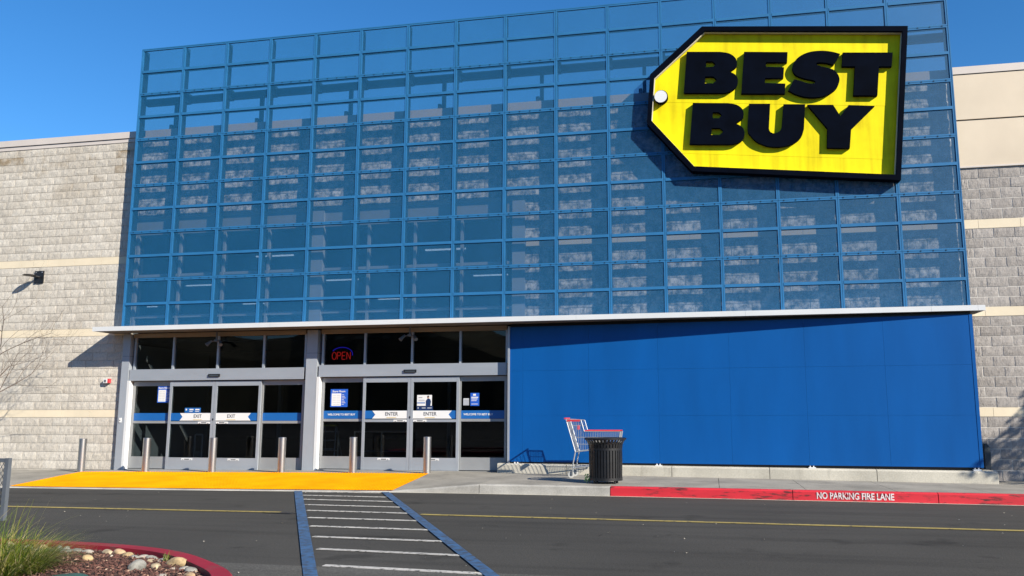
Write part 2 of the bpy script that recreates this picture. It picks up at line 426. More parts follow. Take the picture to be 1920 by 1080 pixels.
# ------------------------------------------------------------------ ground levels
def lerp_tab(x, tab):
    if x <= tab[0][0]: return tab[0][1]
    for (a, u), (b, v) in zip(tab, tab[1:]):
        if x <= b: return u + (v-u)*(x-a)/(b-a)
    return tab[-1][1]
WALL_Y = .25
def base_z(x): return lerp_tab(x, [(-14,.085),(-2,.095),(1,.134),(4.75,.164),(8.3,.188),(9.7,.184),(14,.160),(19.6,.124),(34,.09)])
def kerb_y(x): return lerp_tab(x, [(-14,-3.75),(0,-3.40),(2.5,-3.32),(4.9,-3.18),(7,-3.02),(8.6,-2.92),(10,-2.89),(12.5,-2.93),(15.6,-3.08),(19,-3.24),(34,-3.8)])
def kerb_z(x): return lerp_tab(x, [(-14,.16),(-1.7,.15),(.1,.016),(8.3,.016),(10.05,.165),(34,.165)])
def walk_z(x, y):
    k = kerb_y(x); t = max(0, min(1, (y-k)/(-.62-k)))
    return kerb_z(x) + (base_z(x)-kerb_z(x))*t

road = MB().quad((-260,-260,0),(260,-260,0),(260,260,0),(-260,260,0)).build('road', M_ASPH)
tag(road, 'dark grey asphalt lane in front of the store', 'road', kind='structure')
old = MB().prismz([(-40,-60),(60,-60),(60,-10.55),(10.6,-10.28),(9.6,-10.26),(4,-10.2),(-40,-10.0)], .001, .004).build('older_road_surface', M_ASPH_OLD)
tag(old, 'older lighter asphalt across the bottom of the picture', 'road', kind='structure')

# sidewalk slabs with open joints
side = thing('sidewalk', 'grey concrete sidewalk sloping down to the lane', 'sidewalk'); tag(side, kind='structure')
xs = [-14,-11,-8,-5,-2.6,-.9] + [.12+1.36*i for i in range(7)] + [10.06,11.5,12.95,14.4,15.85,17.3,18.75,20.2,21.7,23.2,26,29,34]
for a, b in zip(xs, xs[1:]):
    m = MB(); nx = max(2, int((b-a)/.3)); ny = 10
    a2, b2 = a+.004, b-.004
    grid = []
    for i in range(nx+1):
        x = a2+(b2-a2)*i/nx; k = kerb_y(x)+.158
        for j in range(ny+1):
            y = k+(.62-k)*j/ny
            m.v.append((x, y, walk_z(x, y)))
    for i in range(nx):
        for j in range(ny):
            q = i*(ny+1)+j
            m.f.append((q, q+ny+1, q+ny+2, q+1))
    n0 = len(m.v)                                   # skirt down to the ground all round
    loop = [i*(ny+1) for i in range(nx+1)] + [nx*(ny+1)+j for j in range(1,ny+1)] + [i*(ny+1)+ny for i in range(nx-1,-1,-1)] + [j for j in range(ny-1,0,-1)]
    for q in loop: m.v.append((m.v[q][0], m.v[q][1], -.02))
    for i in range(len(loop)):
        j = (i+1) % len(loop)
        m.f.append((loop[i], n0+i, n0+j, loop[j]))
    m.build('slab', M_CONC, side)

# kerb: cast segments with joints, bare by the ramp and red beyond the bin
kerb = thing('kerb', 'concrete kerb along the lane, painted red on the right', 'kerb'); tag(kerb, kind='structure')
def kerb_segment(a, b, mt, name='kerb_segment'):
    m = MB(); n = max(2, int((b-a)/.25)); a += .006; b -= .006
    ring = []
    for i in range(n+1):
        x = a+(b-a)*i/n; k = kerb_y(x); h = kerb_z(x); c = min(.022, h*.5)
        ring.append([(x,k-.012,-.02),(x,k,max(.004,h-c)),(x,k+c,h),(x,k+.15,h+.0005),(x,k+.15,-.02)])
    for i, r in enumerate(ring): m.v += r
    for i in range(n):
        for j in range(4):
            q = i*5+j; m.f.append((q, q+1, q+6, q+5))
    m.f.append((0,1,2,3,4)); e = n*5; m.f.append((e+4,e+3,e+2,e+1,e))
    return m.build(name, mt, kerb)
for a, b in zip([-14,-10,-6,-2.6,.1,2.8,5.6,8.3], [-10,-6,-2.6,.1,2.8,5.6,8.3,10.06]): kerb_segment(a, b, M_KERB)
kerb_segment(10.06, 12.49, M_KERB)
for a, b in zip([12.49,15.61,17.88,21.0,24.2,28], [15.61,17.88,21.0,24.2,28,33]):
    o = kerb_segment(a, b, M_RED, 'kerb_segment'); o['label'] = 'red painted kerb segment, scuffed'
gut = MB()
for i in range(60):
    x0 = -14+48*i/60; x1 = -14+48*(i+1)/60
    gut.quad((x0,kerb_y(x0)-.085,.003),(x1,kerb_y(x1)-.085,.003),(x1,kerb_y(x1)+.02,.003),(x0,kerb_y(x0)+.02,.003))
gut.build('kerb_foot', M_CONC_L, kerb)
# stencilled words on the kerb face
xw = 16.60
ang = math.atan2(kerb_y(17.3)-kerb_y(15.9), 1.4)
o = lettering('stencil_lettering', 'NO PARKING FIRE LANE', .150, M_STENCIL, kerb, (xw, kerb_y(xw)-.010, .082), bold=.0035, xs=.745, rz=ang)
o['label'] = 'white stencilled words NO PARKING FIRE LANE'

# tactile ramp
tac = thing('tactile_ramp', 'bright yellow studded tactile ramp in front of the doors', 'ramp')
def tac_z(x, y): return walk_z(x, y)+.006
m = MB(); X0, X1 = .30, 8.28
def tx(u, v):
    xl = .36-.62*v; xr = 8.36-.06*v
    return xl+(xr-xl)*u
nx, ny = 48, 12
for i in range(nx+1):
    for j in range(ny+1):
        v = j/ny; x = tx(i/nx, v); ya = kerb_y(x)+.085; y = ya+(-.66-ya)*v
        m.v.append((x, y, max(tac_z(x, y), kerb_z(x)+.007)))
for i in range(nx):
    for j in range(ny):
        q = i*(ny+1)+j; m.f.append((q, q+ny+1, q+ny+2, q+1))
m.build('tactile_sheet', M_TACTILE, tac)
m = MB(); cnt = 0
for i in range(128):
    for j in range(39):
        v = (j+.5)/39; x = tx((i+.5)/128, v); ya = kerb_y(x)+.085; y = ya+(-.66-ya)*v
        z = max(tac_z(x, y), kerb_z(x)+.007); b = len(m.v)
        for r, h in ((.021, -.001), (.011, .0105)):
            for q in range(6):
                t = math.pi*q/3; m.v.append((x+r*math.cos(t), y+r*math.sin(t), z+h))
        for q in range(6):
            w = (q+1) % 6; m.f.append((b+q, b+w, b+6+w, b+6+q))
        m.f.append(tuple(range(b+6, b+12)))
d = m.build('truncated_dome_field', M_TACTILE, tac); d['kind'] = 'stuff'

# painted markings
cw = thing('crosswalk_marking', 'painted crosswalk with blue borders and thin white rungs', 'road marking'); tag(cw, kind='structure')
rungs = [((6.64,-3.20),(8.23,-3.16)),((7.01,-3.83),(8.67,-3.88)),((7.38,-4.48),(9.07,-4.57)),((7.82,-5.26),(9.52,-5.34)),((8.24,-6.0),(9.93,-6.08)),((8.69,-6.81),(10.38,-6.87)),((9.14,-7.63),(10.84,-7.70)),((9.62,-8.49),(11.32,-8.57)),((10.09,-9.32),(11.79,-9.44)),((10.61,-10.22),(12.27,-10.34)),((11.1,-11.1),(12.8,-11.2))]
for (a, b) in rungs:
    MB().prismz([(a[0],a[1]-.043),(b[0],b[1]-.043),(b[0],b[1]+.043),(a[0],a[1]+.043)], .005, .009).build('white_rung', M_LINE_W, cw)
for (a, b, c, dd) in (((6.50,-3.14),(6.65,-3.12),(11.28,-11.6),(11.14,-11.6)), ((8.22,-3.05),(8.36,-3.03),(13.04,-11.6),(12.90,-11.6))):
    MB().prismz([dd, c, b, a], .010, .013).build('blue_border_line', M_LINE_B, cw)
for (x0, y0, x1, y1, nm) in ((-12,-6.62,7.96,-6.29,'thin faded yellow line across the lane left of crosswalk'), (10.12,-6.17,30,-6.75,'thin faded yellow line across the lane right of crosswalk')):
    o = MB().prismz([(x0,y0-.045),(x1,y1-.045),(x1,y1+.045),(x0,y0+.045)], .005, .009).build('yellow_lane_line', M_LINE_Y)
    tag(o, nm, 'road marking', kind='structure')
o = MB().prismz([(7.75,-6.42),(8.22,-6.46),(8.30,-6.36),(7.85,-6.33)], .004, .008).build('tar_patch', M_BLACK)
tag(o, 'small black tar patch at the end of the yellow line', 'road marking', kind='structure')

# far ridge behind the viewer (mirrored in the door glass)
m = MB(); n = 60
for i in range(n+1):
    t = math.pi*(1.08+.84*i/n); r = 190
    h = 24+6*math.sin(i*.37)+4*math.sin(i*.91+1)
    x, y = 10+r*math.cos(t), r*math.sin(t)
    m.v += [(x, y, -1), (x*1.05, y*1.05, h*.7), (x*1.12, y*1.12, h)]
for i in range(n):
    for j in range(2):
        q = i*3+j; m.f.append((q, q+3, q+4, q+1))
tag(m.build('hills', mat('dry_hill_scrub', (.07,.065,.04), .95, var=.4, scale=.1)), 'low dark hills far across the car park', 'hills', kind='structure')

# ------------------------------------------------------------------ walls of split-face block
BW = .402
variants = {}
def block_variants(mt):
    if mt.name in variants: return variants[mt.name]
    out = []
    for k in range(14):
        rnd = random.Random(k*17+3)
        nx, nz = 5, 3
        v = []; f = []
        for i in range(nx+1):
            for j in range(nz+1):
                edge = i in (0,nx) or j in (0,nz)
                d = rnd.uniform(0,.003) if edge else rnd.uniform(.002,.012)
                v.append((i/nx, -d, j/nz))
        for i in range(nx):
            for j in range(nz):
                q = i*(nz+1)+j; f.append((q, q+nz+1, q+nz+2, q+1))
        loop = [i*(nz+1) for i in range(nx+1)] + [nx*(nz+1)+j for j in range(1,nz+1)] + [i*(nz+1)+nz for i in range(nx-1,-1,-1)] + [j for j in range(nz-1,0,-1)]
        b = len(v); corners = [(0,.03,0),(1,.03,0),(1,.03,1),(0,.03,1)]; v += corners
        segs = [loop[:nx+1]+[b+1,b], loop[nx:nx+nz+1]+[b+2,b+1], loop[nx+nz:2*nx+nz+1]+[b+3,b+2], loop[2*nx+nz:]+[loop[0],b,b+3]]
        for s in segs: f.append(tuple(reversed(s)))
        out.append((v, f))
    variants[mt.name] = out
    return out
mesh_cache = {}
def block_wall(root, x0, x1, sections, mt, mortar, keep, seed, phase=0.0, offy=0.0, inside=None, jt=.0045):
    """lay courses between x0 and x1; the `keep` stones nearest the camera become parts, the rest one field"""
    rnd = random.Random(seed); var = block_variants(mt); stones = []
    for (z0, z1, n) in sections:
        h = (z1-z0)/n
        for r in range(n):
            za, zb = z0+r*h+jt, z0+(r+1)*h-jt
            x = x0-BW*(((r % 2)*.5+phase) % 1.0)
            while x < x1-.02:
                a, b = max(x, x0)+jt, min(x+BW, x1)-jt
                x += BW
                if b-a < .03: continue
                if inside and not inside((a+b)/2, (za+zb)/2): continue
                stones.append((a, b, za, zb, rnd.randrange(14), rnd.uniform(-.008,-.001)))
    cx, cz = 14.3, 1.43
    stones.sort(key=lambda s: math.hypot((s[0]+s[1])/2-cx, (s[2]+s[3])/2-cz) + (0 if -4.75 < s[0] and s[1] < 21.6 else 100))
    for k, (a, b, za, zb, vi, dy) in enumerate(stones[:keep]):
        key = (mt.name, vi)
        if key not in mesh_cache:
            me = bpy.data.meshes.new('block'); me.from_pydata(*[var[vi][0], [], var[vi][1]]); me.materials.append(mt); mesh_cache[key] = me
        o = link('block', mesh_cache[key], root, (a, WALL_Y+offy+dy, za)); o.scale = (b-a, 1, zb-za)
    V = []; F = []
    for (a, b, za, zb, vi, dy) in stones[keep:]:
        v, f = var[vi]; q = len(V)
        V += [(a+x*(b-a), WALL_Y+offy+dy+y, za+z*(zb-za)) for x, y, z in v]
        F += [tuple(q+i for i in t) for t in f]
    if V:
        me = bpy.data.meshes.new('block_field'); me.from_pydata(V, [], F); me.materials.append(mt)
        o = link('block_field', me, root); o['kind'] = 'stuff'
    return len(stones)
def band(root, x0, x1, z0, z1, y=WALL_Y, shift=.1, n_keep=60):
    x = x0-shift; pieces = []
    while x < x1:
        a, b = max(x, x0), min(x+2*BW, x1)
        if b-a > .03: pieces.append((a, b))
        x += 2*BW
    for a, b in pieces:
        MB().box(a+.003, b-.003, y-.012, y+.06, z0+.003, z1-.003).build('band_block', M_BAND, root)

SEC_LOW = [(0.115, 1.386, 6), (1.573, 3.418, 9), (3.611, 5.253, 8)]
BANDS = [(1.386,1.573),(3.418,3.611),(5.253,5.446)]
# left wing
wl = thing('block_wall', 'tan split-face block wall with cream bands left of the blue screen', 'wall', (0,0,0), 'block walls of the store')
MB().box(-13.690, 0.038, WALL_Y+.006, WALL_Y+.3, 0.035, 8.541).build('mortar_backing', M_MORTAR_L, wl)
block_wall(wl, -13.690, 0.038, SEC_LOW+[(5.446,8.477,15)], M_BLOCK_L, M_MORTAR_L, 300, 1, .35)
for z0, z1 in BANDS: band(wl, -13.690, 0.038, z0, z1)
for a, b in zip([-13.690,-10.129,-6.569,-3.008], [-10.129,-6.569,-3.008,0.097]):
    MB().box(a+.002, b-.002, WALL_Y-.02, WALL_Y+.34, 8.480, 8.573).build('coping_strip', M_CAP, wl)
    MB().box(a+.002, b-.002, WALL_Y-.045, WALL_Y+.36, 8.585, 8.754).build('coping_cap', M_CAP, wl)
MB().box(-13.690, 0.097, WALL_Y-.008, WALL_Y+.33, 8.561, 8.601).build('coping_joint', M_BLACK, wl)
# right wing
wr = thing('block_wall', 'grey split-face block wall with pale mortar right of the blue screen', 'wall', (0,0,0), 'block walls of the store')
MB().box(19.581, 33.784, WALL_Y+.0005, WALL_Y+.3, 0.035, 6.583).build('mortar_backing', M_MORTAR_R, wr)
block_wall(wr, 19.581, 33.784, SEC_LOW+[(5.446,6.543,5)], M_BLOCK_R, M_MORTAR_R, 300, 2, .1, .0, None, .0075)
for z0, z1 in BANDS: band(wr, 19.581, 33.784, z0, z1, shift=.52)
MB().box(19.542, 33.784, WALL_Y-.03, WALL_Y+.3, 6.588, 7.587).build('stucco_panel', M_STUCCO, wr)
MB().box(19.542, 33.784, WALL_Y-.03, WALL_Y+.3, 7.621, 8.615).build('stucco_panel', M_STUCCO, wr)
MB().box(19.542, 33.784, WALL_Y+.0, WALL_Y+.29, 7.572, 7.631).build('stucco_joint', M_STEEL_DARK, wr)
MB().box(19.522, 33.784, WALL_Y-.05, WALL_Y+.36, 8.628, 8.788).build('coping_cap', M_CAP, wr)
MB().box(19.542, 33.784, WALL_Y-.02, WALL_Y+.29, 8.610, 8.632).build('coping_joint', M_BLACK, wr)
MB().box(19.562, 33.784, WALL_Y-.045, WALL_Y+.2, 6.558, 6.591).build('stucco_drip_edge', M_CAP, wr)
# middle wall behind the screen
wm = thing('block_wall', 'block wall seen through the perforated blue screen', 'wall', (0,0,0), 'block walls of the store')
def in_mid(x, z): return not (x < 10.205 and z < 6.365) and not (z < 3.280)
MB().box(0.041, 10.215, WALL_Y+.01, WALL_Y+.3, 6.375, 8.541).build('mortar_backing', M_MORTAR_L, wm)
MB().box(10.220, 19.578, WALL_Y+.01, WALL_Y+.3, 3.477, 8.541).build('mortar_backing', M_MORTAR_L, wm)
block_wall(wm, 0.041, 19.578, [(3.611,5.253,8),(5.446,8.477,15)], M_BLOCK_M, M_MORTAR_R, 300, 3, .2, 0, in_mid, .006)
band(wm, 10.225, 19.578, 5.253, 5.446, shift=.3)
MB().box(10.047, 19.578, 0.42, 0.48, 0.035, 3.472).build('lower_wall', M_STEEL_DARK, wm)
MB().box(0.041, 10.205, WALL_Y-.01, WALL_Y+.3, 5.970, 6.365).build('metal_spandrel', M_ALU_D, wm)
for i in range(8):
    x = 0.048+2.443*i
    MB().box(x, min(x+2.438,19.512), WALL_Y-.045, WALL_Y+.36, 8.482, 8.749).build('coping_cap', M_CAP, wm)
# roof and shell of the store
tag(MB().box(-14,34,.95,40,8.40,8.50).build('roof_deck', M_SOFFIT), 'flat roof deck behind the parapet', 'roof', kind='structure')

# ------------------------------------------------------------------ storefront: two sliding door sets
def deco(name, me_or_mb, mt, parent, loc=(0,0,0)):
    return me_or_mb.build(name, mt, parent, loc)

def leaf_or_lite(root, x0, x1, y, zb, mt, stile, name, gname='pane'):
    """framed glass leaf: bottom rail, mid rail, top rail, two stiles and two panes"""
    m = MB(); d = .045
    zt = zb+2.107; zl = zb+.282; zm0 = zb+1.083; zm1 = zb+1.142; zr = zt-.114
    m.box(x0, x0+stile, y, y+d, zb, zt); m.box(x1-stile, x1, y, y+d, zb, zt)
    m.box(x0+stile, x1-stile, y+.002, y+d-.002, zb+.001, zl)
    m.box(x0+stile, x1-stile, y+.002, y+d-.002, zm0, zm1)
    m.box(x0+stile, x1-stile, y+.002, y+d-.002, zr, zt-.001)
    fr = m.build(name, mt, root)
    MB().box(x0+stile-.004, x1-stile+.004, y+.020, y+.028, zl-.004, zm0+.004).build(gname, M_GLASS, fr)
    MB().box(x0+stile-.004, x1-stile+.004, y+.020, y+.028, zm1-.004, zr+.004).build(gname, M_GLASS, fr)
    return fr

def stripe(fr, x0, x1, y, z0, z1):
    MB().box(x0, x1, y+.015, y+.018, z0, z1).build('blue_stripe_decal', M_PRINT_BLUE, fr)

def arrow_sticker(fr, x, y, z, w=.30):
    st = MB().box(x-w/2, x+w/2, y-.004, y, z-.024, z+.024).build('door_sticker', M_WHITE, fr)
    MB().box(x-w*.22, x+w*.22, y-.006, y-.004, z-.012, z+.008).build('sticker_print', M_PRINT_DARK, fr)
    for s in (-1, 1):
        MB().prism([(x+s*w*.30,z-.018),(x+s*w*.40,z-.018),(x+s*w*.40,z-.006),(x+s*w*.30,z-.006)], y-.006, y-.004).build('sticker_print', M_PRINT_DARK, fr)

def door_set(name, label, xs, zb, word, wl_x, wr_x, tx1, tx2):
    """xs: six x positions: jamb, leaf1, meeting, leaf2, right lite, end"""
    root = thing(name, label, 'door', group='sliding door sets')
    xa, x1, x2, x3, xb = xs
    YL, YS = .195, .265
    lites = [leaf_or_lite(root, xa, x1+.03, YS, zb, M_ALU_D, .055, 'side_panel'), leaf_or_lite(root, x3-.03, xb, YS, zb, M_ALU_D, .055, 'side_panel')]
    l1 = leaf_or_lite(root, x1, x2-.004, YL, zb-.012, M_ALU, .062, 'door_leaf')
    l2 = leaf_or_lite(root, x2+.004, x3, YL, zb-.012, M_ALU, .062, 'door_leaf')
    z0, z1 = zb+1.147, zb+1.330
    for fr, a, b, y in ((lites[0], xa+.055, x1+.0, YS), (lites[1], x3+.0, xb-.055, YS), (l1, x1+.062, x2-.066, YL), (l2, x2+.066, x3-.062, YL)):
        stripe(fr, a, b, y, z0, z1)
    zc = (z0+z1)/2
    for fr, a, b, notch, tx in ((l1, wl_x, x2-.068, 0, tx1), (l2, x2+.068, wr_x, 1, tx2)):
        if notch == 0: poly = [(a,z0+.002),(b,z0+.002),(b,z1-.002),(a,z1-.002),(a+.075,zc)]
        else: poly = [(a,z0+.002),(b,z0+.002),(b-.075,zc),(b,z1-.002),(a,z1-.002)]
        MB().prism(poly, YL+.009, YL+.013).build('white_ribbon_decal', M_WHITE, fr)
        lettering('word_lettering', word, .115, M_PRINT_DARK, fr, (tx, YL+.008, zc+.012), bold=.0012, xs=.92)
        MB().box(tx-.12, tx+.12, YL+.006, YL+.0085, z0+.018, z0+.028).build('gold_underline', M_PRINT_GOLD, fr)
        s = -1 if notch == 0 else 1
        arrow_sticker(fr, (x2+s*.24), YL, zb+1.101, .317)
        arrow_sticker(fr, (x1+x2)/2-.03 if notch == 0 else (x2+x3)/2-.02, YL, zb+.232, .297)
    # header beam, transom bars and transom panes
    zh0, zh1, zt = zb+2.121, zb+2.398, 3.378
    hd = MB().box(xa-.05, xb+.02, 0.152, 0.32, zh0, zh1).build('header_beam', M_ALU, root)
    xm = (x1+x3)/2
    sn = MB().box(x2-.15, x2+.15, 0.118, 0.152, zb+2.201, zb+2.265).build('motion_sensor', M_BLACK, root)
    MB().box(x2-.12, x2+.12, 0.112, 0.1175, zb+2.210, zb+2.237).build('sensor_lens', M_STEEL_DARK, sn)
    for x in (xa, x1, x2, x3, xb):
        MB().box(x-.024, x+.024, 0.23, 0.32, zh1, zt).build('transom_mullion', M_ALU, root)
    for a, b in ((xa,x1),(x1,x2),(x2,x3),(x3,xb)):
        MB().box(a+.02, b-.02, 0.278, 0.286, zh1-.003, zt+.003).build('transom_pane', M_GLASS, root)
    MB().box(xa-.04, xb+.01, 0.205, 0.33, zt-.03, zt+.07).build('head_flashing', M_HEAD, root)
    # sloping white side jamb lit by the sun, threshold strip
    MB().box(xa-.085, xa-.012, 0.13, 0.3, zb-.06, zh0).build('jamb', M_CANOPY, root)
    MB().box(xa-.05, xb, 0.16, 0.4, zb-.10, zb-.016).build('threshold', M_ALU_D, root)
    # small lock on the meeting stiles
    MB().box(x2-.012, x2+.012, YL-.012, YL, zb+1.157, zb+1.202).build('lock', M_BLACK, l1)
    return root, lites, l1, l2

exit_set, xl, e1, e2 = door_set('sliding_door_set', 'aluminium sliding door set with EXIT ribbons, left of the pier', (0.241,1.309,2.525,3.752,4.840), 0.157, 'EXIT', 1.620, 3.510, 2.100, 2.995)
ent_set, nl, n1, n2 = door_set('sliding_door_set', 'aluminium sliding door set with ENTER ribbons, beside the blue wall', (5.290,6.353,7.520,8.687,9.785), 0.204, 'ENTER', 6.595, 8.514, 7.065, 7.995)

# posters and notices stuck on the panes
def poster_hours(fr, x, z, w, h, y, cut=None):
    p = MB().box(x, x+w, y, y+.003, z, z+h).build('opening_hours_notice', M_PRINT_BRIGHT, fr)
    MB().box(x+w*.07, x+w*.62, y-.002, y, z+h*.06, z+h*.76).build('notice_table', M_WHITE, p)
    lettering('notice_heading', 'Store Hours', h*.155, M_WHITE, p, (x+w*.48, y-.002, z+h*.87), bold=.0012)
    m = MB()
    for k in range(6):
        m.box(x+w*.13, x+w*.32, y-.003, y-.002, z+h*(.14+.1*k), z+h*(.155+.1*k)); m.box(x+w*.36, x+w*.56, y-.003, y-.002, z+h*(.14+.1*k), z+h*(.155+.1*k))
    m.build('notice_times', M_PRINT_GREY, p)
    m = MB()
    for k in range(7): m.box(x+w*.67, x+w*(.78+.1*((k*5) % 3)/2), y-.002, y-.001, z+h*(.13+.09*k), z+h*(.155+.09*k))
    m.build('notice_days', M_WHITE, p)
poster_hours(xl[0], 0.915, 1.742, .371, .410, .280)
poster_hours(nl[0], 5.504, 1.623, .433, .415, .280)
def card(fr, x, z, w, h, y, mt, rows, mt2):
    p = MB().box(x, x+w, y, y+.003, z, z+h).build('notice_card', mt, fr)
    m = MB()
    for (a, b, c, d) in rows: m.box(x+w*a, x+w*b, y-.002, y, z+h*c, z+h*d)
    m.build('card_print', mt2, p)
    return p
card(e1, 1.739, 1.494, .43, .12, 0.21, M_PRINT_BLUE, [(.06,.14,.45,.80),(.30,.55,.5,.75),(.66,.93,.5,.75),(.30,.5,.2,.3),(.66,.9,.2,.3)], M_WHITE)
pc = card(n2, 7.678, 1.640, .355, .247, 0.21, M_WHITE, [(.10,.36,.72,.82),(.10,.50,.52,.56),(.10,.54,.44,.48)], M_PRINT_GREY)
MB().box(7.683, 7.871, 0.207, 0.2095, 1.697, 1.719).build('card_bar', M_PRINT_BLUE, pc)
fig = MB().prism([(7.896,1.642),(8.000,1.642),(8.015,1.737),(7.995,1.791),(7.960,1.806),(7.926,1.796),(7.893,1.761)], .205, .2095)
fig.build('printed_shirt', M_PRINT_NAVY, pc)
MB().prism([(7.948+.022*math.cos(t*math.pi/6), 1.834+.028*math.sin(t*math.pi/6)) for t in range(12)], .204, .2095).build('printed_head', M_PRINT_SKIN, pc)
MB().prism([(7.926,1.840),(7.972,1.840),(7.967,1.867),(7.948,1.875),(7.930,1.867)], .2025, .204).build('printed_hair', M_PRINT_DARK, pc)
card(n2, 7.671, 1.529, .39, .105, 0.21, M_PRINT_NAVY, [(.06,.13,.45,.75),(.32,.55,.5,.7),(.66,.93,.5,.7)], M_PRINT_GREY)
card(nl[1], 8.761, 1.650, .135, .158, 0.28, M_PRINT_GREY, [(.1,.9,.86,.95)], M_WHITE)
card(nl[1], 8.929, 1.638, .207, .290, 0.28, M_PRINT_BRIGHT, [(.30,.62,.78,.93),(.10,.88,.62,.70),(.10,.80,.50,.56),(.10,.70,.38,.42),(.10,.85,.12,.16)], M_WHITE)
lettering('stripe_lettering', 'WELCOME TO BEST BUY', .062, M_WHITE, nl[0], (5.794, .278, 1.445), bold=.0012)
lettering('stripe_lettering', 'WELCOME TO BEST BUY', .062, M_WHITE, nl[1], (9.117, .278, 1.445), bold=.0012)

# piers between and beside the doors
for nm, x0, x1, zb, lab in (('door_pier', -0.036, 0.169, 0.085, 'narrow grey metal pier at the left end of the doors'), ('door_pier', 4.919, 5.196, 0.115, 'wide grey metal pier between the exit and enter doors')):
    t = thing(nm, lab, 'pier', (0,0,0), 'metal piers of the storefront')
    MB().box(x0, x1, 0.135, 0.42, zb, 2.884).build('lower_cladding', M_ALU_POST, t)
    MB().box(x0+.001, x1-.001, 0.136, 0.42, 2.892, 3.433).build('upper_cladding', M_ALU_POST, t)
    MB().box(x0+.004, x1-.004, 0.145, 0.4, 2.874, 2.904).build('cladding_joint', M_STEEL_DARK, t)
t = thing('key_switch', 'small white key switch box on the left pier', 'switch')
MB().box(0.013, 0.073, 0.118, 0.1345, 1.262, 1.371).build('switch_box', M_WHITE, t); MB().tube((0.043,.116,1.311),(0.043,.119,1.311),.016).build('key_lock', M_STEEL_DARK, t)

# upper glazing behind the screen
up_ = thing('upper_window_wall', 'tall glazed wall behind the blue screen above the doors', 'window')
mu = [0.097,1.309,2.525,3.737]; mu2 = [6.358,7.525,8.682]
for x in mu+mu2: MB().box(x-.03, x+.03, WALL_Y-.02, WALL_Y+.12, 3.556, 5.965).build('mullion', M_ALU, up_)
for x0, x1 in ((4.845,5.201),(9.909,10.210)): MB().box(x0, x1, WALL_Y-.06, WALL_Y+.14, 3.552, 6.360).build('pier_casing', M_ALU_POST, up_)
for z in (3.873, 4.911): 
    MB().box(0.058, 4.840, WALL_Y-.012, WALL_Y+.11, z-.035, z+.035).build('transom_rail', M_ALU, up_)
    MB().box(5.206, 9.904, WALL_Y-.012, WALL_Y+.11, z-.035, z+.035).build('transom_rail', M_ALU, up_)
edges = [0.097,1.309,2.525,3.737,4.845]; edges2 = [5.201,6.358,7.525,8.682,9.909]
for es in (edges, edges2):
    for a, b in zip(es, es[1:]):
        for z0, z1 in ((3.552,3.838),(3.908,4.877),(4.946,5.965)):
            MB().box(a+.02, b-.02, WALL_Y+.045, WALL_Y+.053, z0-.003, z1+.003).build('pane', M_GLASS_UP, up_)

# interior shell
t = thing('store_interior', 'dim store interior behind the glass doors', 'interior'); tag(t, kind='structure')
MB().box(-16, 18, .63, 24, .02, .150).build('interior_floor', M_INT_FLOOR, t)
MB().box(-16, 18, .95, 24, 6.42, 6.50).build('interior_ceiling', M_INT_DARK, t)
MB().box(-16, 18, 24, 24.2, 0, 6.5).build('interior_back_wall', M_INT_DARK, t)
MB().box(-.06, .065, .56, 3.6, .11, 3.2).build('vestibule_side_wall', M_INT_WALL, t)
MB().box(9.80, 9.90, .44, 6.0, .11, 6.42).build('interior_side_wall', M_INT_DARK, t)
MB().box(-16.2,-16,.76,24,0,6.5).build('interior_side_wall', M_INT_DARK, t)
MB().box(18,18.2,.76,24,0,6.5).build('interior_side_wall', M_INT_DARK, t)
MB().box(-.6,-.11,.60,1.0,.11,6.4).build('interior_side_wall', M_INT_DARK, t)
MB().box(-.03, 9.8, 3.6, 3.68, 2.55, 3.25).build('vestibule_beam', M_INT_DARK, t)
for x in (-.0, 2.3, 4.8, 7.3, 9.72): MB().box(x, x+.09, 3.58, 3.70, .115, 2.55).build('vestibule_post', M_INT_WALL, t)
MB().box(-.03, 9.8, .64, 3.7, 3.25, 3.33).build('vestibule_ceiling', M_INT_DARK, t)
grid = [(1.25,4.87),(6.71,4.96),(1.31,9.5),(6.84,9.6),(-4.45,9.6),(1.21,14.5),(-5.2,14.7),(-10.7,14.7)]
k = 0
LW = ['left of the two topmost strips', 'right of the two topmost strips', 'middle of the middle row of three', 'rightmost of the middle row of three', 'leftmost of the middle row of three', 'rightmost of the lowest row', 'second from left in the lowest row', 'leftmost of the lowest row']
for (x, y) in grid:
    k += 1
    l = thing('fluorescent_light', 'lit white ceiling light strip inside, ' + LW[k-1], 'light', (x, y, 6.25), 'ceiling light strips inside the store')
    MB().box(-.72,.72,-.10,.10,.06,.16).build('housing', M_INT_WALL, l)
    MB().box(-.62,.62,-.035,.035,.02,.055).build('tube', M_LAMP, l)
# things just inside the doors
lad = thing('step_ladder', 'pale step ladder standing inside behind the enter doors', 'ladder', (4.50,2.4,.115))
for s in (-1,1):
    MB().tube((s*.26,-.28,0),(s*.16,0,1.05),.018).build('rail', M_WIRE, lad); MB().tube((s*.26,.30,0),(s*.16,.03,1.05),.016).build('leg', M_WIRE, lad)
for q in range(4): MB().box(-.24+.02*q,.24-.02*q,-.28+.06*q-.04,-.28+.06*q+.05,.22+.22*q,.245+.22*q).build('step', M_WIRE, lad)
MB().box(-.18,.18,-.05,.08,1.03,1.07).build('top_cap', mat('lime_cap', (.5,.55,.03)), lad)
gate = thing('security_pedestal', 'white looped security pedestal inside behind the exit doors', 'security gate', (.62,2.5,.115))
MB().path([(-.11,0,.10),(-.11,0,.80),(.11,0,.80),(.11,0,.10)], .022).build('loop', M_WHITE, gate)
MB().box(-.15,.15,-.10,.10,0,.10).build('foot', M_INT_WALL, gate); MB().box(-.10,.10,-.02,.02,.12,.36).build('lower_panel', M_INT_WALL, gate)
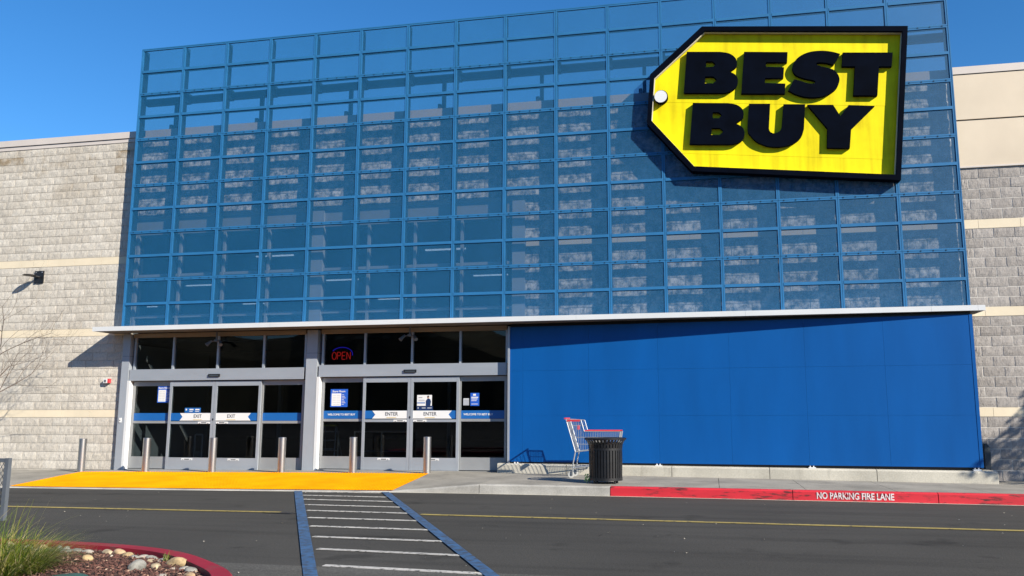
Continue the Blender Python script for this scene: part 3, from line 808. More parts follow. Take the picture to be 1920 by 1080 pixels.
for (x0, x1, y, lab) in ((3.4,4.5,2.9,'low metal barrier rail inside behind the pier'), (5.1,6.6,2.6,'low metal barrier rail inside behind the enter doors')):
    r = thing('barrier_rail', lab, 'rail', (0,0,0), 'barrier rails inside the doors')
    MB().tube((x0,y,1.0),(x1,y,1.0),.02).build('top_rail', M_STEEL, r); MB().tube((x0,y,.5),(x1,y,.5),.015).build('lower_rail', M_STEEL, r)
    for x in (x0,(x0+x1)/2,x1): MB().tube((x,y,.115),(x,y,1.02),.022).build('post', M_STEEL, r)

# neon OPEN sign in the transom
nsign = thing('neon_open_sign', 'red neon OPEN sign under a blue arc in the transom window', 'neon sign', (5.725,.36,2.884))
MB().tube((-.2,.01,.12),(-.2,.01,.5),.004).build('hanger', M_BLACK, nsign); MB().tube((.2,.01,.12),(.2,.01,.5),.004).build('hanger', M_BLACK, nsign)
def neon(pts, r, mt, nm):
    MB().path([(x,0,z) for x, z in pts], r, 6).build(nm, mt, nsign)
def oval(cx, cz, a, b, t0=0, t1=360, n=18): return [(cx+a*math.cos(math.radians(t0+(t1-t0)*i/n)), cz+b*math.sin(math.radians(t0+(t1-t0)*i/n))) for i in range(n+1)]
neon(oval(-.205,-.055,.052,.085), .009, M_NEON_R, 'neon_letter')
neon([(-.125,-.14),(-.125,.03)]+oval(-.085,-.012,.045,.042,90,-90,8)+[(-.125,-.054)], .009, M_NEON_R, 'neon_letter')
neon([(.075,.03),(-.005,.03),(-.005,-.055),(.06,-.055),(-.005,-.055),(-.005,-.14),(.075,-.14)], .009, M_NEON_R, 'neon_letter')
neon([(.115,-.14),(.115,.03),(.205,-.14),(.205,.03)], .009, M_NEON_R, 'neon_letter')
neon(oval(-.01,-.02,.27,.165,150,-10,20), .010, M_NEON_B, 'neon_arc')

# twin floodlights under the canopy
for (x, z, lab) in ((2.570,3.200,'small twin-headed security light above the exit doors'), (7.515,3.235,'small twin-headed security light above the enter doors')):
    f = thing('security_light', lab, 'light', (x,.08,z), 'security lights under the canopy')
    MB().tube((0,0,.24),(0,0,.02),.02).build('stem', M_GALV, f); MB().lathe([(0,-.01),(.055,0),(.055,.045),(0,.05)],14).build('junction_box', M_GALV, f, smooth=40)
    for s in (-1,1):
        MB().tube((s*.03,0,.02),(s*.12,-.03,.0),.012).build('arm', M_GALV, f)
        MB().tube((s*.11,-.03,.02),(s*.19,-.11,-.09),.022,.048,12).build('lamp_head', M_GALV, f, smooth=50)

# ------------------------------------------------------------------ canopy
can = thing('canopy', 'long thin white canopy over the doors and blue wall', 'canopy')
CX0, CX1, CY0, CY1, CZ0, CZ1 = -.41, 19.645, -.505, .125, 3.455, 3.562
WALL_F = .25
br = [CX0,-.30,.70,4.30,7.9,11.5,15.05,18.65,19.51,CX1]
for a, b in zip(br, br[1:]):
    MB().box(a+.0015, b-.0015, CY0, CY0+.03, CZ0, CZ1).build('fascia_panel', M_CANOPY, can)
MB().box(CX0+.002, CX1-.002, CY0+.031, CY1, CZ1-.02, CZ1-.004).build('roof_sheet', M_CANOPY, can)
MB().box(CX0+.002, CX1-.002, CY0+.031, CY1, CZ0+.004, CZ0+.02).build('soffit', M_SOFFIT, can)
for a, b in ((CX0, CX0+.03),(CX1-.03, CX1)): MB().box(a, b, CY0+.031, WALL_F-.03, CZ0+.0025, CZ1-.0025).build('end_cap', M_CANOPY, can)
MB().box(-.38,-.05,CY1,WALL_F-.012,CZ0+.004,CZ1-.006).build('wall_flashing', M_SOFFIT, can)
MB().box(19.2,19.61,CY1,WALL_F-.012,CZ0+.004,CZ1-.006).build('wall_flashing', M_SOFFIT, can)
MB().box(-.05,19.2,CY1+.001,WALL_F-.03,CZ0+.03,CZ1-.006).build('back_flashing', M_STEEL_DARK, can)

# ------------------------------------------------------------------ blue panel wall, splayed out towards the right
P0 = Vector((9.915,.02,0)); P1 = Vector((19.41,-.43,0)); PL = (P1-P0).length
bw = thing('blue_panel_wall', 'flat blue panel wall under the canopy right of the doors', 'wall', P0, rz=math.atan2((P1-P0).y,(P1-P0).x))
us = [0,.30,1.79,3.30,4.79,6.31,7.84,9.44]; zs = [.418,1.415,2.40,3.385]
for a, b in zip(us, us[1:]):
    for c, d in zip(zs, zs[1:]):
        MB().box(a+.0012, b-.0012, -.006, .022, c+.0012, d-.0012).build('panel', M_BLUE_PANEL, bw)
MB().box(.01, PL-.07, .0225, .06, .425, 3.38).build('backing_frame', M_BLUE_EDGE, bw)
MB().box(.0, PL-.02, .045, .09, .352, .424).build('base_shade_strip', M_BLACK, bw)  # black strip standing in for the shade in the gap above the plinth
MB().box(.0, PL-.02, .062, .09, 3.36, 3.452).build('head_shade_strip', M_BLACK, bw)  # painted black as the dark of the gap under the canopy
MB().box(9.444, PL, -.012, .06, .414, 3.388).build('corner_trim', M_BLUE_PANEL, bw)
MB().box(-.045, -.002, -.03, .16, .17, 3.40).build('end_mullion', M_ALU, bw)
for u in (.16, 3.27, 6.35, 9.38):
    ft = MB().box(u-.07, u+.07, -.06, .04, .3765-.0026*u, .385).build('foot_bracket', M_WHITE, bw)
    MB().box(u-.045, u-.025, -.03, .05, .383, .412).build('bracket_lug', M_WHITE, ft); MB().box(u+.02, u+.04, -.03, .05, .383, .412).build('bracket_lug', M_WHITE, ft)
# concrete curb under it
cc = thing('concrete_plinth', 'low pale concrete plinth under the blue panel wall', 'plinth')
def plinth(a, b, endcap=False):
    m = MB(); n = 6; pts = []
    for i in range(n+1):
        x = a+(b-a)*i/n; t = (x-9.67)/(19.6-9.67)
        yf = -.13-.47*t; zb = walk_z(x, yf)-.02; zt = .385-.030*t
        if endcap and i == n: yf += .05
        pts.append([(x,yf,zb),(x,yf+.012,zt-.03),(x,yf+.035,zt),(x,yf+.62,zt),(x,yf+.62,zb)])
    for r in pts: m.v += r
    for i in range(n):
        for j in range(4): q = i*5+j; m.f.append((q,q+1,q+6,q+5))
    m.f.append((0,1,2,3,4)); e = n*5; m.f.append((e+4,e+3,e+2,e+1,e))
    m.build('plinth_block', M_CONC_L, cc)
jb = [9.67,11.22,13.46,15.42,17.45,19.50]
for a, b in zip(jb, jb[1:]): plinth(a+.006, b-.006)
plinth(19.50-.006, 19.62, True)

# ------------------------------------------------------------------ perforated screen
B = 1.2192; RW = B/2; ZT = 10.874
scr = thing('perforated_screen', 'tall grid of blue perforated metal panels above the canopy', 'screen')
def panel_mesh(w, h):
    return MB().quad((.03,.014,.03),(w-.03,.014,.03),(w-.03,.014,h-.03),(.03,.014,h-.03)).mesh('panel', M_MESH)
def frame_mesh(w, h):
    m = MB(); t = .036; d = .05; g = .003
    m.box(g, w-g, 0, d, g, t); m.box(g, w-g, 0, d, h-t, h-g)
    m.box(g, t, .001, d-.001, t, h-t); m.box(w-t, w-g, .001, d-.001, t, h-t)
    m.box(t, w-t, -.004, .010, h/2-.032 if h > 1.21 else h-.6096-.032, h/2+.032 if h > 1.21 else h-.6096+.032)
    return m.mesh('panel_frame', M_BLUE_FRAME)
HB = ZT-10*RW-(CZ1+.006)
pm, fm = panel_mesh(B, B), frame_mesh(B, B)
bolts = MB()
pm2, fm2 = panel_mesh(B, HB), frame_mesh(B, HB)
for r in range(6):
    for c in range(16):
        z = ZT-(r+1)*B if r < 5 else CZ1+.006
        pnl = link('panel', pm if r < 5 else pm2, scr, (c*B, 0, z))
        link('panel_frame', fm if r < 5 else fm2, pnl)
        if r > 0:
            for i in range(5):
                x = c*B+.12+i*(B-.24)/4; zz = ZT-r*B
                bolts.box(x-.011, x+.011, -.008, -.0005, zz-.012, zz+.012)
o = bolts.build('bolt_field', M_BLUE_POST, scr); o['kind'] = 'stuff'
for i in range(17):
    x = i*B; w = .028
    x0, x1 = (x-w, x+w) if 0 < i < 16 else ((0.004, .055) if i == 0 else (x-.055, x-.004))
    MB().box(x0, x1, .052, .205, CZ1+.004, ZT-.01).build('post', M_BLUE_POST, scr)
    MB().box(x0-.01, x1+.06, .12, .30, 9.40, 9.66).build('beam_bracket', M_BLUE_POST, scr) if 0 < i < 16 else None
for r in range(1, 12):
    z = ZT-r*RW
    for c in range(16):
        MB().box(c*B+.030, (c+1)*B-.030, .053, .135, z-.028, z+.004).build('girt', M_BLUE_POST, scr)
for a, b in zip([.02,4.9,9.8,14.6],[4.9,9.8,14.6,19.48]):
    MB().box(a+.002, b-.002, .215, .34, 9.435, 9.605).build('rear_beam', M_BLUE_POST, scr)
for k in range(8):
    x = .91+2.42*k
    MB().box(x-.04, x+.04, .24, .33, 8.755, 9.435).build('stub_post', M_BLUE_POST, scr)
    MB().box(x-.13, x-.05, .20, .38, 8.75, 8.86).build('stub_foot', M_STEEL_DARK, scr)
MB().box(16*B-.003, 16*B+.018, -.004, .055, CZ1+.004, ZT).build('end_trim', M_BLUE_FRAME, scr)
MB().box(-.018, .003, -.004, .055, CZ1+.004, ZT).build('end_trim', M_BLUE_FRAME, scr)
MB().box(-.018, 16*B+.018, -.004, .055, ZT+.0005, ZT+.022).build('top_trim', M_BLUE_FRAME, scr)

# ------------------------------------------------------------------ store sign
sg = thing('store_sign', 'big yellow tag-shaped store sign with black letters and black frame', 'sign')
OUT = [(14.348,10.033),(18.655,9.625),(18.311,6.251),(14.035,6.703),(13.081,7.855),(13.174,9.0)]
INN = [(14.405,9.925),(18.541,9.516),(18.225,6.375),(14.088,6.809),(13.177,7.923),(13.262,8.918)]
m = MB()
for (y, P) in ((-.215, OUT), (-.215, INN), (-.045, INN), (.0, OUT)):
    m.v += [(x, y, z) for x, z in P]
for i in range(6):
    j = (i+1) % 6
    m.f += [(i, j, 6+j, 6+i), (6+i, 6+j, 12+j, 12+i), (18+i, 18+j, j, i)]
m.f.append((23,22,21,20,19,18))
m.build('frame', M_SIGN_BLACK, sg)
m = MB()
INN2 = [(x+(15.9-x)*.006, z+(8.2-z)*.008) for x, z in INN]
for (y, P) in ((-.150, INN), (-.150, INN2), (-.075, INN2), (-.075, INN)):
    m.v += [(x, y, z) for x, z in P]
for i in range(6):
    j = (i+1) % 6
    m.f += [(i,j,6+j,6+i),(6+i,6+j,12+j,12+i)]
m.build('inner_trim', M_CREAM_TRIM, sg)
# three lapped sheets of yellow face
def clip(poly, f, keep_pos):
    out = []
    for a, b in zip(poly, poly[1:]+poly[:1]):
        fa, fb = f(a), f(b)
        if (fa >= 0) == keep_pos: out.append(a)
        if (fa >= 0) != (fb >= 0):
            t = fa/(fa-fb); out.append((a[0]+(b[0]-a[0])*t, a[1]+(b[1]-a[1])*t))
    return out
f1 = lambda p: p[1]-(8.40-.0950*(p[0]-13.3)); f2 = lambda p: p[1]-(7.22-.0950*(p[0]-13.3))
top = clip(INN, f1, True); rest = clip(INN, f1, False); midp = clip(rest, f2, True); low = clip(rest, f2, False)
for P, y, mt in ((top,-.054,M_YELLOW),(midp,-.051,M_YELLOW),(low,-.048,M_YELLOW_LOW)):
    MB().prism(P, y, y+.012).build('face_sheet', mt, sg)
for k, (key, P) in enumerate(LET.items()):
    cu = bpy.data.curves.new('letter', 'CURVE'); cu.dimensions = '2D'; cu.fill_mode = 'BOTH'; cu.extrude = .045; cu.bevel_depth = 0
    for ringp in P:
        s = cu.splines.new('POLY'); s.points.add(len(ringp)-1); s.use_cyclic_u = True
        for pt, (x, z) in zip(s.points, ringp): pt.co = (x-15.9, z-8.2, 0, 1)
    ob = bpy.data.objects.new('letter_tmp', cu); COL.objects.link(ob)
    me = bpy.data.meshes.new_from_object(ob.evaluated_get(bpy.context.evaluated_depsgraph_get()))
    bpy.data.objects.remove(ob); bpy.data.curves.remove(cu)
    me.materials.clear(); me.materials.append(M_SIGN_BLACK)
    o = link('letter', me, sg, (15.9, -.145+.045, 8.2), (math.pi/2, 0, 0)); o['label'] = 'black letter %s' % key[0]
dot = MB(); 
dot.tube((13.405,-.175,8.475),(13.405,-.06,8.475),.152,.152,28).build('tag_hole_rim', M_SIGN_BLACK, sg, smooth=40)
MB().tube((13.398,-.180,8.478),(13.398,-.174,8.478),.140,.140,28).build('tag_hole_disc', M_WHITE, sg, smooth=40)

# ------------------------------------------------------------------ wall fittings
lb = thing('wall_lamp', 'small black lamp bracket high on the left block wall', 'lamp', (-2.731,WALL_Y-.015,4.991))
MB().box(-.13,.13,-.03,0,-.16,.16).build('back_plate', M_BLACK, lb)
MB().lathe([(0,.0),(.13,.0),(.15,.012),(.13,.03),(0,.04)],20,(-.10,-.24,.0)).build('lamp_disc', M_BLACK, lb, smooth=40)
MB().tube((0,-.02,.0),(-.08,-.2,.012),.03).build('arm', M_BLACK, lb)
for sx in (-.09,.09): MB().box(sx-.012,sx+.012,-.034,-.03,.11,.135).build('bolt', M_WIRE, lb)
fa = thing('fire_alarm', 'small white and red alarm box on the left block wall', 'alarm', (-0.457,WALL_Y-.015,2.281))
MB().box(-.075,.035,-.09,0,-.05,.055).build('strobe_housing', M_WHITE, fa); MB().box(.036,.075,-.085,0,-.05,.055).build('red_side', M_RED_PL, fa)
MB().box(-.045,.005,-.097,-.09,-.03,.03).build('strobe_lens', M_GALV, fa)
uc = thing('downspout_cover', 'dark rounded cover low on the wall beside the blue panels', 'cover', (19.670,WALL_Y-.02,0.134))
MB().prism([(-.05,.2),(.05,.2),(.065,.55),(.05,.66),(.01,.72),(-.04,.72),(-.05,.6)], -.06, 0).build('cover_shell', M_STEEL_DARK, uc)

# ------------------------------------------------------------------ bollards
which = ['left of the exit doors by the block wall', 'in front of the left exit side panel', 'in front of the middle of the exit doors', 'just left of the wide grey pier', 'in front of the left enter door', 'nearest the blue wall']
b0 = None
for i in range(6):
    x = -.375+1.718*i
    lab = 'stainless steel bollard ' + which[i]
    if b0 is None:
        b0 = thing('bollard', lab, 'bollard', (x,-.55,base_z(x)-.005), 'steel bollards along the ramp')
        MB().lathe([(.084,0),(.084,.755)],32).build('tube', M_STEEL, b0, smooth=40)
        MB().lathe([(.0845,.752),(.0845,.768),(.078,.778),(0,.782)],32).build('cap', M_STEEL, b0, smooth=30)
    else:
        c = copy_tree(b0); c.location = (x,-.55,base_z(x)-.005); c['label'] = lab

# ------------------------------------------------------------------ litter bin
tb = thing('litter_bin', 'black slatted metal litter bin with flared rim on the sidewalk', 'bin', (12.32,-2.18,walk_z(12.32,-2.18)))
MB().lathe([(.285,.10),(.285,.75),(.27,.75),(.27,.10)],32).build('liner', M_BLACK, tb, smooth=40)
sl = MB(); 
prof = [(.300,.085),(.306,.40),(.306,.62),(.318,.72),(.345,.775),(.388,.815)]
for (r0, z0), (r1, z1) in zip(prof, prof[1:]):
    b = len(sl.v); w = .019
    sl.v += [(r0,-w,z0),(r0+.008,-w,z0),(r0+.008,w,z0),(r0,w,z0),(r1,-w,z1),(r1+.008,-w,z1),(r1+.008,w,z1),(r1,w,z1)]
    sl.f += [tuple(b+i for i in q) for q in ((0,1,5,4),(1,2,6,5),(2,3,7,6),(3,0,4,7))]
slm = sl.mesh('slat', M_BLACK)
for i in range(34):
    o = link('slat', slm, tb, (0,0,0), (0,0,2*math.pi*i/34))
MB().lathe([(.365,.812),(.385,.838),(.398,.832),(.398,.815),(.375,.806)],40).build('rim', M_BLACK, tb, smooth=60)
MB().lathe([(.300,.610),(.318,.610),(.318,.655),(.300,.655)],36).build('upper_band', M_BLACK, tb, smooth=40)
MB().lathe([(.294,.055),(.316,.055),(.316,.105),(.294,.105),(.294,.055)],36).build('base_ring', M_BLACK, tb, smooth=40)
MB().lathe([(0,.06),(.29,.06)],32).build('bottom_plate', M_BLACK, tb)
for i in range(4):
    t = math.pi/4+math.pi/2*i
    MB().tube((.27*math.cos(t),.27*math.sin(t),0),(.27*math.cos(t),.27*math.sin(t),.06),.022).build('foot', M_BLACK, tb)

# ------------------------------------------------------------------ shopping cart
sc_ = thing('shopping_cart', 'grey wire shopping cart with red trim parked behind the litter bin', 'shopping cart', (11.37,-.88,walk_z(11.5,-.88)))
zo = -.15
A, Bq, Cq, D, E, F = (.01,1.17),(.32,1.15),(.385,.925),(1.115,.925),(1.06,.62),(.20,.515)
def prof_top(x): return lerp_tab(x, [A, Bq, Cq, D])
def prof_bot(x): return lerp_tab(x, [(.01,1.17),(.20,.515),(1.06,.62),(1.115,.925)])
for s in (-1, 1):
    y = .25*s
    P3 = lambda p, yy=y: (p[0], yy*(1 if p[0] < .5 else .86), p[1])
    MB().path([P3(q) for q in (A,Bq,Cq,D,E,F,A)], .010, 6).build('basket_side_frame', M_WIRE, sc_)
    w = MB()
    for k in range(30):
        x = .05+.0355*k
        zt, zb = prof_top(x), prof_bot(x)
        if zt-zb > .02: w.tube((x, y*(1-.14*x), zt), (x+.0, y*(1-.14*x), zb), .0035, .0035, 4)
    for zz in (.66,.80,1.04):
        xa = .20-(zz-.515)/(1.17-.515)*.19
        xb = 1.08 if zz < .93 else .36
        w.tube((xa, y, zz), (xb, y*(1-.14*xb), zz), .0045, .0045, 4)
    w.build('basket_side_wires', M_WIRE, sc_)
    MB().path([P3(F), (.155,y,.30), (.145,y,.115)], .013, 8).build('rear_leg', M_WIRE, sc_)
    MB().path([(.150,y,.20),(.55,y*.95,.24),(1.02,y*.8,.19),(1.02,y*.8,.11)], .012, 8).build('lower_frame', M_WIRE, sc_)
    for (wx, wy) in ((.115,y),(1.02,y*.8)):
        wh = MB().tube((wx,wy-.014,.062),(wx,wy+.014,.062),.062,.062,20).build('wheel', M_WHEEL, sc_, smooth=40)
        MB().tube((wx,wy-.017,.062),(wx,wy+.017,.062),.026,.026,12).build('hub', M_GALV, wh)
        MB().box(wx-.012,wx+.030,wy-.024,wy-.018,.05,.135).build('caster_fork', M_GALV, wh)
    MB().tube((Cq[0],y*.96,.938),(D[0],y*.85,.938),.015,.015,8).build('red_top_rail', M_RED_PL, sc_)
MB().tube((-.01,-.27,1.185),(-.01,.27,1.185),.017,.017,10).build('handle', M_RED_PL, sc_, smooth=60)
MB().box(.03,.30,-.262,-.245,1.125,1.165).build('red_side_trim', M_RED_PL, sc_)
w = MB()
for k in range(13):
    y = -.24+.04*k
    w.tube((.20,y,.515),(1.06,y*.86,.62),.0035,.0035,4); w.tube((1.06,y*.86,.62),(1.115,y*.86,.925),.0035,.0035,4); w.tube((.20,y,.515),(.01,y,1.17),.0035,.0035,4)
w.build('basket_wires', M_WIRE, sc_)
MB().box(.22,.25,-.09,.02,.96,1.05).build('child_seat_flap', M_RED_PL, sc_)
# weed at the bin's foot
wd = thing('weed', 'small green weed with a red bud at the foot of the litter bin', 'plant', (11.98,-2.34,walk_z(11.98,-2.34)))
m = MB(); M_WEED = mat('weed_green', (.06,.16,.03), .6, var=.3, scale=20)
for k in range(26):
    t = random.uniform(0,6.28); r = random.uniform(.02,.07); z = random.uniform(.02,.15)
    x, y = r*math.cos(t), r*math.sin(t)*.6
    m.quad((x,y,z),(x+.025,y-.008,z+.012),(x+.035,y,z+.035),(x+.008,y+.008,z+.025))
m.build('leaves', M_WEED, wd)
MB().tube((0,0,0),(.01,0,.15),.004).build('stem', M_WEED, wd)
MB().lathe([(0,0),(.02,.012),(.018,.03),(0,.04)],8,(.11,-.03,.06)).build('bud', M_RED_PL, wd)

# ------------------------------------------------------------------ mesh barrier at the left edge
mbz = thing('mesh_barrier', 'grey steel frame with diamond wire mesh at the left edge', 'barrier', (4.70,-7.85,0))
MB().box(-.06,0,-.03,.03,0,.845).build('end_post', M_GALV, mbz)
MB().box(-1.5,-1.44,-.03,.03,0,.845).build('end_post', M_GALV, mbz)
MB().box(-1.44,-.06,-.025,.025,.79,.84).build('top_rail', M_GALV, mbz); MB().box(-1.44,-.06,-.025,.025,.08,.13).build('bottom_rail', M_GALV, mbz)
w = MB()
for k in range(-14, 24):
    x = -1.44+.06*k
    for s in (1,-1):
        a0, a1 = .13, .79
        xa, xb = (x, x+.45) if s > 0 else (x+.45, x)
        pa, pb = Vector((xa,0,a0)), Vector((xb,0,a1)); d = pb-pa
        t0, t1 = 0.0, 1.0
        lo, hi = -1.44, -.06
        if d.x > 0: t0, t1 = max(0,(lo-xa)/d.x), min(1,(hi-xa)/d.x)
        else: t0, t1 = max(0,(hi-xa)/d.x), min(1,(lo-xa)/d.x)
        if t1-t0 > .02: w.tube(pa+d*t0, pa+d*t1, .004, .004, 4)
w.build('diamond_mesh', M_GALV, mbz)

# ------------------------------------------------------------------ planted island
isl = thing('kerbed_island', 'planted island edged by a dark red kerb at the lower left', 'island'); tag(isl, kind='structure')
OUTL = [(3.2,-10.35),(4.6,-10.15),(5.8,-10.08),(6.93,-10.1),(7.6,-10.12),(8.2,-10.18),(8.61,-10.26),(9.05,-10.40),(9.48,-10.63),(9.95,-10.99),(10.29,-11.30),(10.50,-11.62),(10.62,-12.1),(10.5,-12.8),(10.0,-13.4),(9.0,-13.8),(7,-13.9),(4.5,-13.8),(3.0,-13.3),(2.3,-12.4),(2.3,-11.3),(2.6,-10.7)]
def cr(P, n=4):
    out = []
    for i in range(len(P)):
        a, b, c, d = [Vector(P[(i+k-1) % len(P)]) for k in range(4)]
        for j in range(n):
            t = j/n
            out.append(.5*(2*b+(c-a)*t+(2*a-5*b+4*c-d)*t*t+(3*b-a-3*c+d)*t**3))
    return out
OC = cr(OUTL); n = len(OC)
cen = Vector((6.8,-11.9))
def inset(P, w):
    out = []
    for i in range(len(P)):
        t = (P[(i+1) % len(P)]-P[i-1]).normalized(); nn = Vector((-t.y, t.x))
        if (cen-P[i]).dot(nn) < 0: nn = -nn
        out.append(P[i]+nn*w)
    return out
IC = inset(OC, .165); I2 = inset(OC, .015)
m = MB()
for i in range(n):
    o_, h_, c_ = OC[i], I2[i], IC[i]
    m.v += [(o_.x,o_.y,0),(o_.x,o_.y,.125),(h_.x,h_.y,.14),(c_.x,c_.y,.14),(c_.x,c_.y,.02)]
for i in range(n):
    j = (i+1) % n
    for k in range(4): m.f.append((i*5+k, j*5+k, j*5+k+1, i*5+k+1))
m.build('red_kerb', M_RED_I, isl)
MB().prismz([(v.x, v.y) for v in IC], .02, .088).build('soil_bed', M_MULCH_S, isl)
# bark chips
def chip_mat():
    mm, nt, p = nodes('bark_chips')
    g = N(nt, 'ShaderNodeNewGeometry')
    nt.links.new(ramp(nt, g.outputs['Random Per Island'], [(0,(.025,.010,.008)),(.5,(.062,.024,.018)),(.85,(.10,.040,.030)),(.95,(.16,.085,.06)),(1,(.32,.22,.16))]), p.inputs['Base Color'])
    p.inputs['Roughness'].default_value = .9
    return mm
M_CHIP = chip_mat()
def inpoly(x, y, P):
    c = False
    for a, b in zip(P, P[1:]+P[:1]):
        if (a.y > y) != (b.y > y) and x < (b.x-a.x)*(y-a.y)/(b.y-a.y)+a.x: c = not c
    return c
I3 = inset(OC, .20)
m = MB(); k = 0; rnd = random.Random(5)
while k < 15000:
    x, y = rnd.uniform(6.4,10.6), rnd.uniform(-13,-10.2)
    if not inpoly(x, y, I3): continue
    k += 1
    l = rnd.uniform(.018,.055); w = rnd.uniform(.005,.014); t = rnd.uniform(0,6.28); z = .088+rnd.uniform(0,.022); ti = rnd.uniform(-.4,.4)
    dx, dy = math.cos(t)*l/2, math.sin(t)*l/2; ex, ey = -math.sin(t)*w/2, math.cos(t)*w/2; dz = ti*l/2
    b = len(m.v)
    m.v += [(x-dx,y-dy,z-dz),(x+ex*1.2,y+ey*1.2,z+.001),(x+dx,y+dy,z+dz),(x-ex*1.2,y-ey*1.2,z+.001),(x,y,z+.012)]
    m.f += [(b,b+3,b+4),(b+3,b+2,b+4),(b+2,b+1,b+4),(b+1,b,b+4)]
me = bpy.data.meshes.new('bark_mulch'); me.from_pydata(m.v, [], m.f); me.materials.append(M_CHIP)
o = link('bark_mulch', me); tag(o, 'red-brown bark mulch filling the island', 'mulch', kind='stuff')

# river stones
tones = {'cream': (.50,.40,.26), 'tan': (.55,.38,.22), 'grey': (.28,.27,.24), 'white': (.44,.39,.33), 'buff': (.50,.36,.19), 'slate': (.20,.20,.18)}
def stone_mat(nm, c):
    mm, nt, p = nodes('river_stone_'+nm)
    v = pos(nt)
    a = ramp(nt, noise(nt, v, 14, 5, .6), [(.36, tuple(x*.55 for x in c)), (.55, c), (.8, tuple(min(1,x*1.22) for x in c))])
    nt.links.new(mixc(nt, .5, a, ramp(nt, noise(nt, v, 90, 3), [(.35,.8),(.65,1.15)]), 'MULTIPLY'), p.inputs['Base Color'])
    p.inputs['Roughness'].default_value = .75
    bump(nt, p, noise(nt, v, 60, 4), .3, .004)
    return mm
smats = {k: stone_mat(k, tuple(x*.78 for x in c)) for k, c in tones.items()}
def stone(x, y, rx, ry, rz, tone, lab, seed, rot=0, z=.088):
    rnd = random.Random(seed)
    bm = bmesh.new(); bmesh.ops.create_icosphere(bm, subdivisions=3, radius=1)
    ph = [rnd.uniform(0,6.28) for _ in range(6)]
    for v in bm.verts:
        c = v.co
        d = 1+.09*math.sin(2.1*c.x+ph[0])*math.cos(1.7*c.y+ph[1])+.07*math.sin(3.3*c.z+2.4*c.x+ph[2])+.04*math.sin(5*c.y+ph[3])
        v.co = Vector((c.x*rx*d, c.y*ry*d, c.z*rz*d))
    me = bpy.data.meshes.new('river_stone'); bm.to_mesh(me); bm.free(); me.materials.append(smats[tone])
    me.polygons.foreach_set('use_smooth', [True]*len(me.polygons))
    o = link('river_stone', me, None, (x, y, z+rz*.40), (0,0,rot))
    tag(o, lab, 'stone', 'river stones along the red kerb')
ST = [(7.20,-10.36,.075,.06,.065,'cream','mottled cream stone at the grass end of the stone row'),
 (7.44,-10.38,.085,.06,.045,'white','pale pinkish stone, second from the grass'),
 (7.66,-10.42,.085,.06,.055,'buff','round buff stone, third from the grass'),
 (7.83,-10.40,.035,.05,.05,'slate','thin dark stone standing on edge near the grass'),
 (7.93,-10.42,.04,.05,.05,'grey','small grey stone beside the thin dark stone'),
 (8.07,-10.44,.075,.06,.04,'slate','low dark stone half sunk in the gravel'),
 (8.24,-10.49,.12,.06,.04,'white','long flat white stone in the middle of the row'),
 (8.46,-10.50,.095,.06,.048,'cream','cream stone just left of the orange stone'),
 (8.61,-10.52,.105,.07,.055,'tan','orange tan stone in the middle of the row'),
 (8.60,-10.64,.055,.04,.022,'white','small white stone below the orange stone'),
 (8.77,-10.60,.095,.065,.05,'buff','yellowish stone just right of the orange stone'),
 (8.89,-10.68,.07,.05,.034,'grey','small pinkish grey stone below the yellowish stone'),
 (8.97,-10.64,.08,.05,.036,'white','pale flat stone right of the yellowish stone'),
 (9.10,-10.70,.085,.06,.042,'grey','smooth grey stone left of the grass tuft'),
 (9.17,-10.80,.06,.045,.028,'cream','little cream stone below the smooth grey stone'),
 (9.26,-10.76,.07,.05,.03,'white','flat pale green-white stone beside the grass tuft'),
 (8.53,-10.84,.075,.065,.055,'buff','round yellow stone lying alone on the mulch'),
 (9.52,-10.92,.15,.085,.075,'buff','largest golden stone against the red kerb'),
 (9.44,-11.10,.06,.055,.055,'cream','small golden stone between the grey and largest stones'),
 (9.30,-11.16,.10,.085,.085,'grey','big rounded grey stone right of the mulch'),
 (9.62,-11.10,.05,.04,.022,'white','little white stone below the largest golden stone'),
 (9.74,-11.12,.08,.06,.04,'white','pale purple-white stone near the kerb bend'),
 (9.85,-11.20,.085,.06,.05,'grey','grey stone near the kerb bend'),
 (9.98,-11.40,.085,.06,.045,'tan','brownish stone at the bottom by the kerb bend'),
 (9.72,-11.40,.07,.045,.025,'white','broken white stone low beside the kerb bend')]
for i, (x, y, a, b, c, tn, lab) in enumerate(ST): stone(x, y, a*.72, b*.72, c*.70, tn, lab, i*3+1, random.uniform(-.4,.4))
fl = MB().prismz([(7.25,-10.62),(7.55,-10.66),(7.95,-10.52),(8.10,-10.45),(7.9,-10.44),(7.3,-10.50)], .085, .115)
tag(fl.build('flat_stone', smats['slate']), 'flat grey-green slab beside the grass', 'stone')
# valve box lid
vb = thing('valve_box', 'green plastic irrigation box lid at the bottom edge', 'box', (9.06,-11.70,.075))
MB().lathe([(0,.052),(.13,.050),(.155,.040),(.16,.0)],28).build('lid', mat('green_plastic', (.035,.12,.10), .55, var=.15, scale=15), vb, smooth=30)
MB().lathe([(.163,.0),(.163,.030),(.178,.030),(.178,.0)],28).build('collar', mat('dark_green_plastic', (.02,.07,.06), .6), vb, smooth=30)

